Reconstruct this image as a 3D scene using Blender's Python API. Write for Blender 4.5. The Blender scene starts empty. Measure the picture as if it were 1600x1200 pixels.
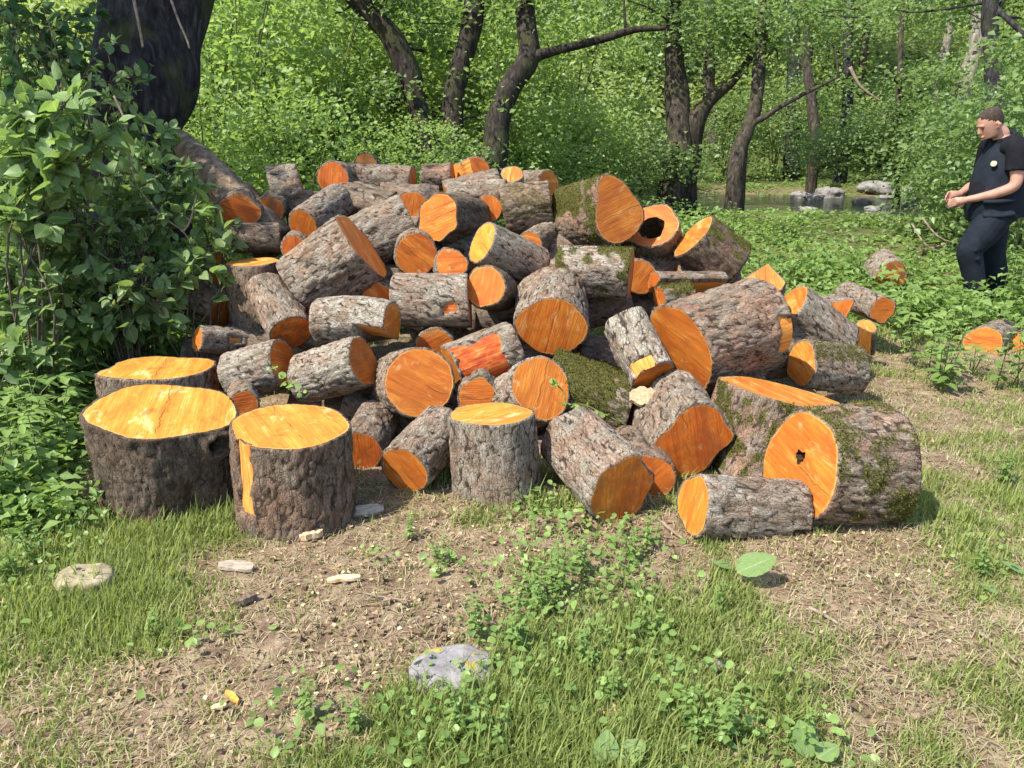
import bpy, math, random
import numpy as np
from mathutils import Vector, Matrix

random.seed(7)
RNG = np.random.default_rng(11)
SC = bpy.context.scene
COL = SC.collection

# ------------------------------------------------------------------ camera
CAM_H, PITCH, FPX = 1.5, math.radians(18.0), 1200.0
cam_d = bpy.data.cameras.new('camera')
cam_d.lens, cam_d.sensor_width = 27.0, 36.0
cam_d.clip_start, cam_d.clip_end = 0.05, 400.0
cam = bpy.data.objects.new('camera', cam_d)
COL.objects.link(cam)
cam.location = (0, 0, CAM_H)
cam.rotation_euler = (math.pi / 2 - PITCH, 0, 0)
SC.camera = cam

# ------------------------------------------------------------------ sky, sun, exposure
SUN = Vector((-0.50, -0.30, 0.82)).normalized()          # towards the sun
world = bpy.data.worlds.new('World')
SC.world = world
world.use_nodes = True
wn = world.node_tree
sky = wn.nodes.new('ShaderNodeTexSky')
sky.sky_type = 'NISHITA'
sky.sun_disc = False
sky.sun_elevation = math.asin(SUN.z)
sky.sun_rotation = math.atan2(SUN.x, SUN.y)
bg = wn.nodes['Background']
bg.inputs['Strength'].default_value = 0.15
wn.links.new(sky.outputs[0], bg.inputs[0])
sun_d = bpy.data.lights.new('sun', 'SUN')
sun_d.energy = 4.0
sun_d.angle = math.radians(0.6)
sun_d.color = (1.0, 0.95, 0.86)
sun = bpy.data.objects.new('sun', sun_d)
COL.objects.link(sun)
sun.rotation_euler = SUN.to_track_quat('Z', 'Y').to_euler()
sun.location = (-6, -2, 12)
SC.view_settings.view_transform = 'Standard'
SC.view_settings.look = 'None'
SC.view_settings.gamma = 1.0
SC.view_settings.use_curve_mapping = False
SC.view_settings.exposure = 1.22
SC.render.engine = 'CYCLES'
SC.cycles.max_bounces = 8
SC.cycles.transmission_bounces = 6
SC.cycles.diffuse_bounces = 4
SC.cycles.caustics_reflective = False
SC.cycles.caustics_refractive = False

# ------------------------------------------------------------------ helpers: geometry
FW = np.array([0, math.cos(PITCH), -math.sin(PITCH)])
UP = np.array([0, math.sin(PITCH), math.cos(PITCH)])
RT = np.array([1.0, 0, 0])
CAM = np.array([0, 0, CAM_H])

def at(u, v, d):
    """world point seen at photo pixel (u, v), d metres deep along the view axis"""
    return CAM + d * (FW + RT * (u - 800) / FPX - UP * (v - 600) / FPX)

def smooth(a, b, x):
    t = np.clip((x - a) / (b - a), 0, 1)
    return t * t * (3 - 2 * t)

def _hash(ix, iy, iz, s):
    n = (ix * 374761393 + iy * 668265263 + iz * 1274126177 + s * 974634777) & 0xFFFFFFFF
    n = ((n ^ (n >> 13)) * 1274126177) & 0xFFFFFFFF
    n = ((n ^ (n >> 16)) * 2246822519) & 0xFFFFFFFF
    return ((n ^ (n >> 15)) & 0xFFFFFF) / float(0xFFFFFF)

def noise3(p, s=0):
    p = np.asarray(p, float)
    i = np.floor(p).astype(np.int64)
    f = p - i
    f = f * f * (3 - 2 * f)
    r = 0
    for dx in (0, 1):
        wx = f[:, 0] if dx else 1 - f[:, 0]
        for dy in (0, 1):
            wy = f[:, 1] if dy else 1 - f[:, 1]
            for dz in (0, 1):
                wz = f[:, 2] if dz else 1 - f[:, 2]
                r = r + wx * wy * wz * _hash(i[:, 0] + dx, i[:, 1] + dy, i[:, 2] + dz, s)
    return r * 2 - 1

def fbm(p, s=0, o=3):
    r, a, q = 0, 1.0, np.array(p, float)
    for k in range(o):
        r = r + a * noise3(q, s + k * 17)
        q, a = q * 2.03 + 5.1, a * 0.5
    return r / 1.75

def noise2(x, y, s=0, o=3):
    x = np.atleast_1d(np.asarray(x, float)); y = np.atleast_1d(np.asarray(y, float))
    return fbm(np.stack([x.ravel(), y.ravel(), np.zeros(x.size)], 1), s, o).reshape(x.shape)

def worley(p, s=0):
    """F1, F2 and a random value of the nearest cell"""
    i = np.floor(p).astype(np.int64)
    f1 = np.full(len(p), 9.0); f2 = np.full(len(p), 9.0); cid = np.zeros(len(p))
    for dx in (-1, 0, 1):
        for dy in (-1, 0, 1):
            for dz in (-1, 0, 1):
                c = i + (dx, dy, dz)
                q = np.stack([c[:, 0] + _hash(c[:, 0], c[:, 1], c[:, 2], s), c[:, 1] + _hash(c[:, 0], c[:, 1], c[:, 2], s + 1),
                              c[:, 2] + _hash(c[:, 0], c[:, 1], c[:, 2], s + 2)], 1)
                d = np.sqrt(((q - p) ** 2).sum(1))
                near = d < f1
                f2 = np.where(near, f1, np.minimum(f2, d))
                cid = np.where(near, _hash(c[:, 0], c[:, 1], c[:, 2], s + 3), cid)
                f1 = np.where(near, d, f1)
    return f1, f2, cid

def mesh_np(name, verts, faces, attrs=None, smooth_shade=True):
    """faces: (n,3) or (n,4) int array, or a list of such arrays"""
    fl = faces if isinstance(faces, list) else [faces]
    me = bpy.data.meshes.new(name)
    verts = np.asarray(verts, np.float32)
    me.vertices.add(len(verts))
    me.vertices.foreach_set('co', verts.ravel())
    loops = np.concatenate([np.asarray(f).ravel() for f in fl]).astype(np.int32)
    tot = np.concatenate([np.full(len(f), np.asarray(f).shape[1]) for f in fl]).astype(np.int32)
    start = np.concatenate([[0], np.cumsum(tot)[:-1]]).astype(np.int32)
    me.loops.add(len(loops))
    me.loops.foreach_set('vertex_index', loops)
    me.polygons.add(len(tot))
    me.polygons.foreach_set('loop_start', start)
    me.polygons.foreach_set('loop_total', tot)
    me.polygons.foreach_set('use_smooth', np.full(len(tot), smooth_shade))
    for an, av in (attrs or {}).items():
        a = me.attributes.new(an, 'FLOAT_COLOR', 'POINT')
        c = np.ones((len(verts), 4), np.float32)
        c[:, :av.shape[1]] = av
        a.data.foreach_set('color', c.ravel())
    me.update(calc_edges=True)
    return me

def obj(name, me, mat=None, parent=None):
    o = bpy.data.objects.new(name, me)
    if mat is not None and me is not None and not me.materials:
        me.materials.append(mat)
    COL.objects.link(o)
    if parent is not None:
        o.parent = parent
    return o

def tag(o, label=None, cat=None, group=None, kind=None):
    if label: o['label'] = label
    if cat: o['category'] = cat
    if group: o['group'] = group
    if kind: o['kind'] = kind
    return o

def thing(name, label, cat, loc=(0, 0, 0), rz=0.0, group=None):
    o = bpy.data.objects.new(name, None)
    COL.objects.link(o)
    o.empty_display_size = 0.1
    o.location = loc
    o.rotation_euler = (0, 0, rz)
    return tag(o, label, cat, group)

def copy_tree(o, label=None, parent=None):
    c = o.copy()
    COL.objects.link(c)
    c.parent = parent
    if label: c['label'] = label
    for ch in o.children:
        copy_tree(ch, None, c)
    return c

class MB:
    """collects vertices and faces of several pieces of ONE part"""
    def __init__(s): s.v, s.q, s.t, s.n, s.c = [], [], [], 0, []
    def add(s, v, q=None, t=None, c=None):
        v = np.asarray(v, float)
        s.v.append(v)
        if q is not None and len(q): s.q.append(np.asarray(q) + s.n)
        if t is not None and len(t): s.t.append(np.asarray(t) + s.n)
        s.c.append(np.tile(c if c is not None else (0.5, 0.5, 0.5), (len(v), 1)) if c is None or np.ndim(c) == 1 else c)
        s.n += len(v)
    def mesh(s, name, smooth_shade=True):
        f = []
        if s.q: f.append(np.concatenate(s.q))
        if s.t: f.append(np.concatenate(s.t))
        return mesh_np(name, np.concatenate(s.v), f, {'col': np.concatenate(s.c)}, smooth_shade)
    def tube(s, pts, radii, seg=8, cap=True, squash=None, rough=0.0, seed=0):
        pts = np.asarray(pts, float); m = len(pts)
        radii = np.broadcast_to(np.asarray(radii, float), (m,))
        tang = np.gradient(pts, axis=0)
        tang /= np.linalg.norm(tang, axis=1)[:, None] + 1e-9
        ref = np.array([0.31, -0.9, 0.28]) if abs(tang[0] @ np.array([0.31, -0.9, 0.28])) < .9 else np.array([1.0, 0, 0])
        th = np.linspace(0, 2 * np.pi, seg, endpoint=False)
        V = []
        for k in range(m):
            x = np.cross(ref, tang[k]); x /= np.linalg.norm(x)
            y = np.cross(tang[k], x); ref = y if abs(y @ tang[k]) < .5 else ref
            ref = np.cross(tang[k], x)
            ref = np.cross(x, tang[k]) * -1
            rr = radii[k]
            ring = pts[k] + np.outer(np.cos(th), x) * rr + np.outer(np.sin(th), y) * rr * (squash or 1)
            V.append(ring)
        V = np.concatenate(V)
        if rough:
            cen = np.repeat(pts, seg, 0); rr = np.repeat(radii, seg)
            V = cen + (V - cen) * (1 + rough * fbm(V * 2.2 / (radii.mean() * 6 + .02) , seed, 3))[:, None]
        a = np.arange(seg); b = (a + 1) % seg
        Q = np.concatenate([np.stack([k * seg + a, k * seg + b, (k + 1) * seg + b, (k + 1) * seg + a], 1) for k in range(m - 1)])
        T = None
        if cap:
            V = np.concatenate([V, pts[:1], pts[-1:]])
            i0, i1 = m * seg, m * seg + 1
            T = np.concatenate([np.stack([b, a, np.full(seg, i0)], 1), np.stack([(m - 1) * seg + a, (m - 1) * seg + b, np.full(seg, i1)], 1)])
        s.add(V, Q, T)

def spline(pts, n):
    """Catmull-Rom through the rows of pts (any width)"""
    P = np.asarray(pts, float)
    P = np.concatenate([[2 * P[0] - P[1]], P, [2 * P[-1] - P[-2]]])
    out = []
    for t in np.linspace(0, len(P) - 3 - 1e-6, n):
        i = int(t); f = t - i
        p0, p1, p2, p3 = P[i:i + 4]
        out.append(.5 * (2 * p1 + (p2 - p0) * f + (2 * p0 - 5 * p1 + 4 * p2 - p3) * f * f + (3 * p1 - p0 - 3 * p2 + p3) * f ** 3))
    return np.array(out)

# ------------------------------------------------------------------ helpers: materials
class NT:
    def __init__(s, name):
        s.m = bpy.data.materials.new(name); s.m.use_nodes = True
        s.t = s.m.node_tree; s.t.nodes.clear()
        s.out = s.n('ShaderNodeOutputMaterial')
    def n(s, ty, **kw):
        x = s.t.nodes.new(ty)
        for k, v in kw.items(): setattr(x, k, v)
        return x
    def l(s, a, b): s.t.links.new(a, b)
    def put(s, sock, v):
        if hasattr(v, 'links') or isinstance(v, bpy.types.NodeSocket): s.l(v, sock)
        else: sock.default_value = v
    def attr(s, name):
        a = s.n('ShaderNodeAttribute', attribute_name=name)
        sep = s.n('ShaderNodeSeparateColor'); s.l(a.outputs['Color'], sep.inputs[0])
        return a.outputs['Color'], sep.outputs[0], sep.outputs[1], sep.outputs[2]
    def coord(s, scale=(1, 1, 1), loc=(0, 0, 0), kind='Object', src=None):
        if src is None: src = s.n('ShaderNodeTexCoord').outputs[kind]
        m = s.n('ShaderNodeMapping'); s.l(src, m.inputs[0])
        m.inputs['Scale'].default_value = scale; m.inputs['Location'].default_value = loc
        return m.outputs[0]
    def noise(s, vec, scale, detail=4, rough=.55, dist=0):
        x = s.n('ShaderNodeTexNoise'); s.l(vec, x.inputs['Vector'])
        x.inputs['Scale'].default_value = scale; x.inputs['Detail'].default_value = detail
        x.inputs['Roughness'].default_value = rough; x.inputs['Distortion'].default_value = dist
        return x.outputs['Fac']
    def math(s, op, a, b=None, clamp=False):
        x = s.n('ShaderNodeMath', operation=op, use_clamp=clamp)
        s.put(x.inputs[0], a)
        if b is not None: s.put(x.inputs[1], b)
        return x.outputs[0]
    def ramp(s, f, stops):
        x = s.n('ShaderNodeValToRGB'); s.put(x.inputs[0], f)
        e = x.color_ramp.elements
        while len(e) < len(stops): e.new(.5)
        for k, (p, c) in enumerate(stops):
            e[k].position = p; e[k].color = (*c, 1) if len(c) == 3 else c
        return x.outputs[0]
    def step(s, f, a, b):
        x = s.n('ShaderNodeMapRange', interpolation_type='SMOOTHSTEP')
        s.put(x.inputs[0], f); x.inputs[1].default_value = a; x.inputs[2].default_value = b
        return x.outputs[0]
    def mix(s, f, a, b, mode='MIX'):
        x = s.n('ShaderNodeMix', data_type='RGBA', blend_type=mode)
        s.put(x.inputs[0], f)
        s.put(x.inputs[6], a if not isinstance(a, tuple) else (*a, 1)); s.put(x.inputs[7], b if not isinstance(b, tuple) else (*b, 1))
        return x.outputs[2]
    def bump(s, h, strength, dist):
        x = s.n('ShaderNodeBump'); s.put(x.inputs['Height'], h)
        x.inputs['Strength'].default_value = strength; x.inputs['Distance'].default_value = dist
        return x.outputs[0]
    def bsdf(s, col, rough=.8, normal=None, spec=.3):
        b = s.n('ShaderNodeBsdfPrincipled')
        s.put(b.inputs['Base Color'], (*col, 1) if isinstance(col, tuple) else col)
        s.put(b.inputs['Roughness'], rough); b.inputs['Specular IOR Level'].default_value = spec
        if normal is not None: s.l(normal, b.inputs['Normal'])
        s.l(b.outputs[0], s.out.inputs[0])
        return b

def mat_bark():
    t = NT('bark')
    _, crack, moss, lich = t.attr('col')
    _, pale, red, seed = t.attr('tone')
    off = t.n('ShaderNodeCombineXYZ'); sm = t.math('MULTIPLY', seed, 37.0)
    for k in range(3): t.l(sm, off.inputs[k])
    vadd = t.n('ShaderNodeVectorMath', operation='ADD')
    t.l(t.n('ShaderNodeTexCoord').outputs['Object'], vadd.inputs[0]); t.l(off.outputs[0], vadd.inputs[1])
    src = vadd.outputs[0]
    fine = t.noise(t.coord((1, 1, .38), src=src), 95, 6, .68)
    mid = t.noise(t.coord((1, 1, .35), src=src), 26, 5, .62, .6)
    big = t.noise(t.coord(src=src), 7, 4, .6)
    vor = t.n('ShaderNodeTexVoronoi', feature='DISTANCE_TO_EDGE')
    dv = t.n('ShaderNodeVectorMath', operation='ADD')
    nz = t.n('ShaderNodeTexNoise'); t.l(src, nz.inputs['Vector']); nz.inputs['Scale'].default_value = 22
    sc = t.n('ShaderNodeVectorMath', operation='SCALE'); t.l(nz.outputs['Color'], sc.inputs[0]); sc.inputs['Scale'].default_value = .05
    t.l(t.coord((1, 1, .42), src=src), dv.inputs[0]); t.l(sc.outputs[0], dv.inputs[1])
    t.l(dv.outputs[0], vor.inputs['Vector']); vor.inputs['Scale'].default_value = 62
    fcr = t.step(vor.outputs['Distance'], 0.0, 0.10)
    c = t.ramp(mid, [(.27, (.058, .040, .026)), (.5, (.135, .098, .066)), (.72, (.235, .185, .135))])
    grey = t.ramp(mid, [(.27, (.105, .082, .058)), (.5, (.225, .192, .146)), (.74, (.37, .335, .275))])
    c = t.mix(pale, c, grey)
    c = t.mix(t.math('MULTIPLY', t.step(big, .45, .62), .45), c, t.ramp(fine, [(.3, (.12, .068, .040)), (.7, (.27, .17, .105))]))
    redc = t.ramp(mid, [(.3, (.13, .060, .036)), (.6, (.32, .17, .11)), (.8, (.42, .27, .2))])
    c = t.mix(t.math('MULTIPLY', red, t.step(big, .38, .6)), c, redc)
    c = t.mix(t.math('MULTIPLY', t.math('SUBTRACT', 1.0, t.step(pale, 0.0, .18)), .62), c, t.ramp(mid, [(.3, (.022, .017, .013)), (.7, (.075, .060, .046))]))
    # pale crusts of lichen, each with its own outline
    lf = t.math('MULTIPLY', t.math('MULTIPLY', lich, .85), t.step(t.noise(t.coord(src=src), 20, 7, .72, .4), .47, .62))
    c = t.mix(lf, c, t.ramp(fine, [(.3, (.30, .275, .22)), (.7, (.50, .47, .40))]))
    c = t.mix(t.math('MULTIPLY', t.math('SUBTRACT', 1.0, fcr), .40), c, (.05, .034, .023))
    c = t.mix(t.math('SUBTRACT', 1.0, t.step(crack, 0.0, .32)), c, (.045, .031, .022))
    mf = t.math('MULTIPLY', t.step(t.math('ADD', moss, t.math('MULTIPLY', t.math('SUBTRACT', t.noise(t.coord(src=src), 45, 5, .7), .5), .9)), .38, .6), 1.0)
    mc = t.ramp(t.noise(t.coord(src=src), 120, 4, .7), [(.3, (.030, .030, .010)), (.55, (.080, .075, .020)), (.8, (.17, .15, .045))])
    c = t.mix(mf, c, mc)
    h = t.math('ADD', t.math('MULTIPLY', fcr, .45), t.math('ADD', t.math('MULTIPLY', fine, .6), t.math('MULTIPLY', mid, .8)))
    t.bsdf(c, .92, t.bump(h, .7, .011), .12)
    return t.m

def mat_cut():
    """freshly sawn alder: orange, streaked across by the saw, ringed, darker and redder patches"""
    t = NT('sawn_wood')
    _, rho, yel, seed = t.attr('col')
    _, px_, py_, dirt = t.attr('pith')
    src0 = t.n('ShaderNodeTexCoord').outputs['Object']
    rot = t.n('ShaderNodeVectorRotate', rotation_type='Z_AXIS'); t.l(src0, rot.inputs[0]); t.l(t.math('MULTIPLY', seed, 6.283), rot.inputs['Angle'])
    off = t.n('ShaderNodeCombineXYZ'); sm = t.math('MULTIPLY', seed, 53.0)
    for k in range(3): t.l(sm, off.inputs[k])
    va = t.n('ShaderNodeVectorMath', operation='ADD'); t.l(rot.outputs[0], va.inputs[0]); t.l(off.outputs[0], va.inputs[1])
    src = va.outputs[0]
    streak = t.noise(t.coord((5, 110, 5), src=src), 1.0, 5, .65, .25)
    broad = t.noise(t.coord((2.0, 14, 3), src=src), 1.0, 4, .6, .8)
    blot = t.noise(t.coord(src=src), 9, 4, .6, .8)
    fine = t.noise(t.coord((60, 300, 60), src=src), 1.0, 3, .6)
    d = t.math('SQRT', t.math('ADD', t.math('POWER', px_, 2.0), t.math('POWER', py_, 2.0)))
    rd = t.math('ADD', t.math('MULTIPLY', rho, 26.0), t.math('MULTIPLY', blot, 9.0))
    ring = t.math('MULTIPLY_ADD', t.math('SINE', t.math('MULTIPLY', rd, 3.2)), .5)
    ring.node.inputs[2].default_value = .5
    f = t.math('ADD', t.math('MULTIPLY', broad, .55), t.math('MULTIPLY', streak, .45))
    orange = t.ramp(f, [(.28, (.20, .032, .006)), (.42, (.41, .085, .009)), (.55, (.54, .145, .013)), (.70, (.60, .26, .045))])
    yellow = t.ramp(f, [(.30, (.28, .078, .011)), (.43, (.45, .185, .022)), (.56, (.52, .265, .038)), (.70, (.60, .40, .12))])
    c = t.mix(yel, orange, yellow)  # hue of each log; upright tops yellower, their overexposure put into the colour
    per = t.n('ShaderNodeTexWhiteNoise', noise_dimensions='1D'); t.l(seed, per.inputs['W'])
    c = t.mix(t.math('MULTIPLY', per.outputs['Value'], t.math('MULTIPLY', t.math('SUBTRACT', 1.0, yel), .55)), c, t.ramp(f, [(.3, (.26, .040, .008)), (.5, (.46, .080, .010)), (.7, (.58, .17, .03))]))
    wet = t.noise(t.coord((3, 9, 3), src=src), 1.0, 5, .7, 1.2)
    c = t.mix(t.math('MULTIPLY', t.step(wet, .48, .60), .62), c, t.mix(yel, (.30, .062, .010), (.48, .17, .022)))
    c = t.mix(t.math('MULTIPLY', t.step(wet, .44, .32), .50), c, t.mix(yel, (.60, .32, .085), (.72, .56, .26)))
    c = t.mix(t.math('MULTIPLY', ring, t.math('MULTIPLY', t.step(blot, .4, .62), .16)), c, (.30, .085, .015))
    c = t.mix(t.math('MULTIPLY', t.step(blot, .55, .70), .6), c, (.40, .075, .014))         # red bleeding patches
    c = t.mix(t.math('MULTIPLY', t.step(t.noise(t.coord(src=src), 16, 3, .5), .62, .75), .35), c, (.68, .50, .22))
    c = t.mix(t.math('MULTIPLY', t.step(streak, .63, .7), .5), c, (.20, .060, .012))         # saw scores
    sx = t.n('ShaderNodeSeparateXYZ'); t.l(rot.outputs[0], sx.inputs[0])
    wob = t.math('MULTIPLY', t.math('SUBTRACT', t.noise(t.coord((14, 2, 2), src=src), 1.0, 4, .6), .5), .05)
    line = t.math('ABSOLUTE', t.math('ADD', sx.outputs[1], wob))
    chk = t.math('MULTIPLY', t.math('SUBTRACT', 1.0, t.step(line, .0008, .0032)), t.step(t.noise(t.coord((6, 1, 1), src=src), 1.0, 2, .5), .46, .54))
    c = t.mix(t.math('MULTIPLY', chk, .8), c, (.09, .028, .008))                              # drying checks
    c = t.mix(t.math('MULTIPLY', t.step(rho, .950, .985), t.step(blot, .38, .62)), c, (.58, .27, .07))                                    # thin pale sapwood line
    c = t.mix(t.math('MULTIPLY', dirt, t.step(t.noise(t.coord(src=src), 14, 5, .7), .42, .62)), c, (.15, .070, .028))  # brown patches: dirt, and shade painted onto faces turned from the sun
    h = t.math('ADD', t.math('MULTIPLY', streak, 1.0), t.math('MULTIPLY', fine, .35))
    t.bsdf(c, .62, t.bump(h, .55, .006), .25)
    return t.m

def mat_strip():
    """wood where bark was torn or cut off, fibres along the log"""
    t = NT('bare_wood')
    _, red, yel, seed = t.attr('col')
    src = t.n('ShaderNodeTexCoord').outputs['Object']
    f = t.noise(t.coord((70, 70, 6), src=src), 1.0, 5, .65, .3)
    b = t.noise(t.coord((1, 1, .6), src=src), 22, 5, .65, .5)
    c = t.ramp(f, [(.25, (.34, .10, .018)), (.5, (.64, .25, .045)), (.75, (.78, .43, .12))])
    r = t.ramp(t.math('ADD', t.math('MULTIPLY', b, .6), t.math('MULTIPLY', f, .4)), [(.32, (.12, .022, .010)), (.44, (.34, .050, .012)), (.54, (.47, .115, .022)), (.62, (.52, .25, .09)), (.72, (.55, .42, .30))])
    c = t.mix(red, c, r)
    t.bsdf(c, .7, t.bump(t.math('ADD', f, b), .6, .008), .2)
    return t.m

def mat_dark():
    t = NT('rotten_hollow')
    n = t.noise(t.coord(), 40, 4)
    t.bsdf(t.ramp(n, [(.3, (.018, .012, .008)), (.7, (.07, .04, .02))]), .95, t.bump(n, .6, .02), .1)
    return t.m

def mat_leaf(name, dark, light, trans=.42, gloss=.10, rough=.42, vein=False):
    t = NT(name)
    _, tint, side, seed = t.attr('col')
    c = t.mix(tint, dark, light)
    n = t.noise(t.coord(), 60, 3)
    c = t.mix(t.math('MULTIPLY', t.step(n, .35, .7), .25), c, (dark[0] * .7, dark[1] * .8, dark[2] * .7))
    if vein:
        w = t.math('PINGPONG', t.math('ADD', t.math('MULTIPLY', seed, 8.0), t.math('MULTIPLY', side, 4.0)), .5)
        c = t.mix(t.math('MULTIPLY', t.math('SUBTRACT', 1.0, t.step(w, .0, .12)), .45), c, (light[0] * 1.5, light[1] * 1.3, light[2] * 1.6))
        c = t.mix(t.math('MULTIPLY', t.math('SUBTRACT', 1.0, t.step(side, .0, .07)), .6), c, (light[0] * 1.7, light[1] * 1.4, light[2] * 1.8))
    dif = t.n('ShaderNodeBsdfDiffuse'); t.l(c, dif.inputs[0])
    tr = t.n('ShaderNodeBsdfTranslucent')
    t.l(t.mix(1.0, c, (1.6, 1.6, .9), 'MULTIPLY'), tr.inputs[0])
    gl = t.n('ShaderNodeBsdfGlossy'); gl.inputs['Roughness'].default_value = rough; gl.inputs[0].default_value = (.9, 1, .8, 1)
    m1 = t.n('ShaderNodeMixShader'); m1.inputs[0].default_value = trans; t.l(dif.outputs[0], m1.inputs[1]); t.l(tr.outputs[0], m1.inputs[2])
    fr = t.n('ShaderNodeFresnel'); fr.inputs[0].default_value = 1.4
    m2 = t.n('ShaderNodeMixShader'); t.l(t.math('MULTIPLY_ADD', fr.outputs[0], gloss * 2.2), m2.inputs[0]); m2.inputs[0].links[0].from_node.inputs[2].default_value = gloss * .3
    t.l(m1.outputs[0], m2.inputs[1]); t.l(gl.outputs[0], m2.inputs[2])
    t.l(m2.outputs[0], t.out.inputs[0])
    return t.m

def mat_trunk(name, dark, mid, light, moss=.35, scale=1.0):
    t = NT(name)
    a = t.noise(t.coord((1, 1, .3)), 22 * scale, 6, .65, .5)
    b = t.noise(t.coord(), 2.6 * scale, 4, .6)
    c = t.ramp(a, [(.3, dark), (.52, mid), (.72, light)])
    c = t.mix(t.math('MULTIPLY', t.step(b, .5, .62), moss), c, (.07, .085, .02))
    t.bsdf(c, .92, t.bump(a, .9, .03), .1)
    return t.m

def mat_plain(name, stops, scale, rough=.85, bump=.4, dist=.01, spec=.2, stretch=(1, 1, 1)):
    t = NT(name)
    n = t.noise(t.coord(stretch), scale, 6, .62, .2)
    t.bsdf(t.ramp(n, stops), rough, t.bump(n, bump, dist), spec)
    return t.m

M = dict(
    bark=mat_bark(), cut=mat_cut(), strip=mat_strip(), dark=mat_dark(),
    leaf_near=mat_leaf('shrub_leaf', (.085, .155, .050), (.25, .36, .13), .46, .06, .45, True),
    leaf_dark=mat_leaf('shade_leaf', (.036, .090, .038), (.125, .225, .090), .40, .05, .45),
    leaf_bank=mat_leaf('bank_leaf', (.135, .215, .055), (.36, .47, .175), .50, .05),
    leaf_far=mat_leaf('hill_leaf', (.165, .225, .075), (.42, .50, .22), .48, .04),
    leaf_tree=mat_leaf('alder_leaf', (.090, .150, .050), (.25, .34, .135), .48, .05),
    leaf_herb=mat_leaf('herb_leaf', (.095, .165, .042), (.27, .38, .11), .40, .05),
    grass=mat_leaf('grass_blade', (.120, .165, .040), (.37, .41, .14), .42, .02),
    straw=mat_leaf('dry_grass', (.26, .20, .10), (.50, .42, .25), .25, .06),
    moss=mat_leaf('moss_tuft', (.045, .045, .012), (.17, .16, .040), .30, .0),
    trunk=mat_trunk('mossy_trunk', (.014, .011, .009), (.050, .040, .030), (.12, .10, .08)),
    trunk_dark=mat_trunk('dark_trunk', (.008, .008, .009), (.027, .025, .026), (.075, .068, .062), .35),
    trunk_pale=mat_trunk('pale_trunk', (.06, .05, .038), (.18, .155, .12), (.34, .30, .245), .25),
    root=mat_trunk('root_bark', (.07, .045, .03), (.20, .145, .10), (.32, .245, .18), .2),
    twig=mat_plain('twig', [(.3, (.10, .07, .045)), (.6, (.26, .20, .14)), (.8, (.42, .35, .27))], 30, .85),
    stem=mat_plain('green_stem', [(.3, (.06, .09, .025)), (.7, (.16, .17, .06))], 30, .7),
    rock=mat_plain('grey_stone', [(.25, (.09, .08, .07)), (.5, (.20, .185, .17)), (.72, (.31, .295, .275))], 14, .85, .7, .02),
    rock_brown=mat_plain('brown_stone', [(.25, (.12, .10, .06)), (.5, (.27, .225, .14)), (.75, (.40, .35, .24))], 14, .9, .7, .02),
    chip=mat_plain('wood_chip', [(.3, (.36, .21, .10)), (.6, (.62, .44, .26)), (.8, (.78, .64, .45))], 40, .8, .4, .004, .2, (1, 5, 1)),
    chip_orange=mat_plain('orange_chip', [(.3, (.45, .17, .03)), (.6, (.66, .30, .06)), (.8, (.74, .42, .13))], 40, .8, .4, .004, .2, (1, 5, 1)),
    slab=mat_plain('weathered_slab', [(.3, (.16, .125, .09)), (.6, (.32, .265, .20)), (.8, (.42, .36, .28))], 30, .85, .4, .004, .2, (1, 6, 1)),
)
# ------------------------------------------------------------------ the ground
def stream_y(x):
    return 14.6 - .16 * (x - 6) + .3 * np.sin(x * .7)

def height(x, y):
    x = np.asarray(x, float); y = np.asarray(y, float)
    z = .05 * noise2(x * .5, y * .5, 3, 2) * smooth(5.5, 9, y) + .014 * noise2(x * 3.1, y * 3.1, 5, 2)
    z = z + .42 * smooth(7.0, 12.0, y) * smooth(1.5, 4.0, x)
    # stream bed, on the right only
    ds = (y - stream_y(x)) / 2.5
    z = z - .42 * np.exp(-ds ** 4) * smooth(1.5, 4.0, x)
    # banks and the hillside behind
    y0 = 10.5 + 11.0 * smooth(-1.5, 5.0, x) - 2.0 * smooth(-3, -8, x)
    t = y - y0
    H = 5.0 + 10.0 * smooth(0, 8, x - .06 * y)
    z = z + H * np.tanh(.54 * np.where(t > 20, t, np.log1p(np.exp(np.clip(t * 1.3, -30, 30))) / 1.3) / H)
    z = z + .5 * noise2(x * .14, y * .14, 9, 3) * smooth(8, 20, y) * smooth(0, 4, t)
    return z

def on_ground(u, v):
    """world x, y, z of the ground seen at photo pixel (u, v)"""
    r = FW + RT * (u - 800) / FPX - UP * (v - 600) / FPX
    d = CAM_H / max(-r[2], .02)
    for _ in range(6):
        p = CAM + d * r
        d = (CAM_H - float(np.ravel(height(p[0], p[1]))[0])) / max(-r[2], .02)
    p = CAM + d * r
    return p

# trodden bare patches (photo pixel of their centre, radius in metres)
BARE = [(640, 870, .50), (520, 930, .40), (470, 1050, .34), (700, 950, .36), (590, 1000, .30), (1290, 880, .26), (1350, 940, .24), (1450, 1040, .24),
        (1400, 1130, .2), (130, 1165, .22), (1420, 620, .55), (1390, 700, .24), (1330, 840, .2), (230, 1060, .16), (1010, 820, .2), (360, 900, .2),
        (1450, 560, .4), (860, 850, .25)]
BARE_W = [(*on_ground(u, v)[:2], r) for u, v, r in BARE]
LUSH = [(930, 960, .42), (1050, 1060, .40), (800, 1130, .36), (1120, 980, .30), (250, 850, .40), (90, 860, .55), (330, 840, .35), (600, 1150, .32), (980, 1160, .4), (280, 1000, .24), (640, 1110, .25), (1530, 880, .3), (1560, 700, .6), (60, 1030, .3)]
LUSH_W = [(*on_ground(u, v)[:2], r) for u, v, r in LUSH]

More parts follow.
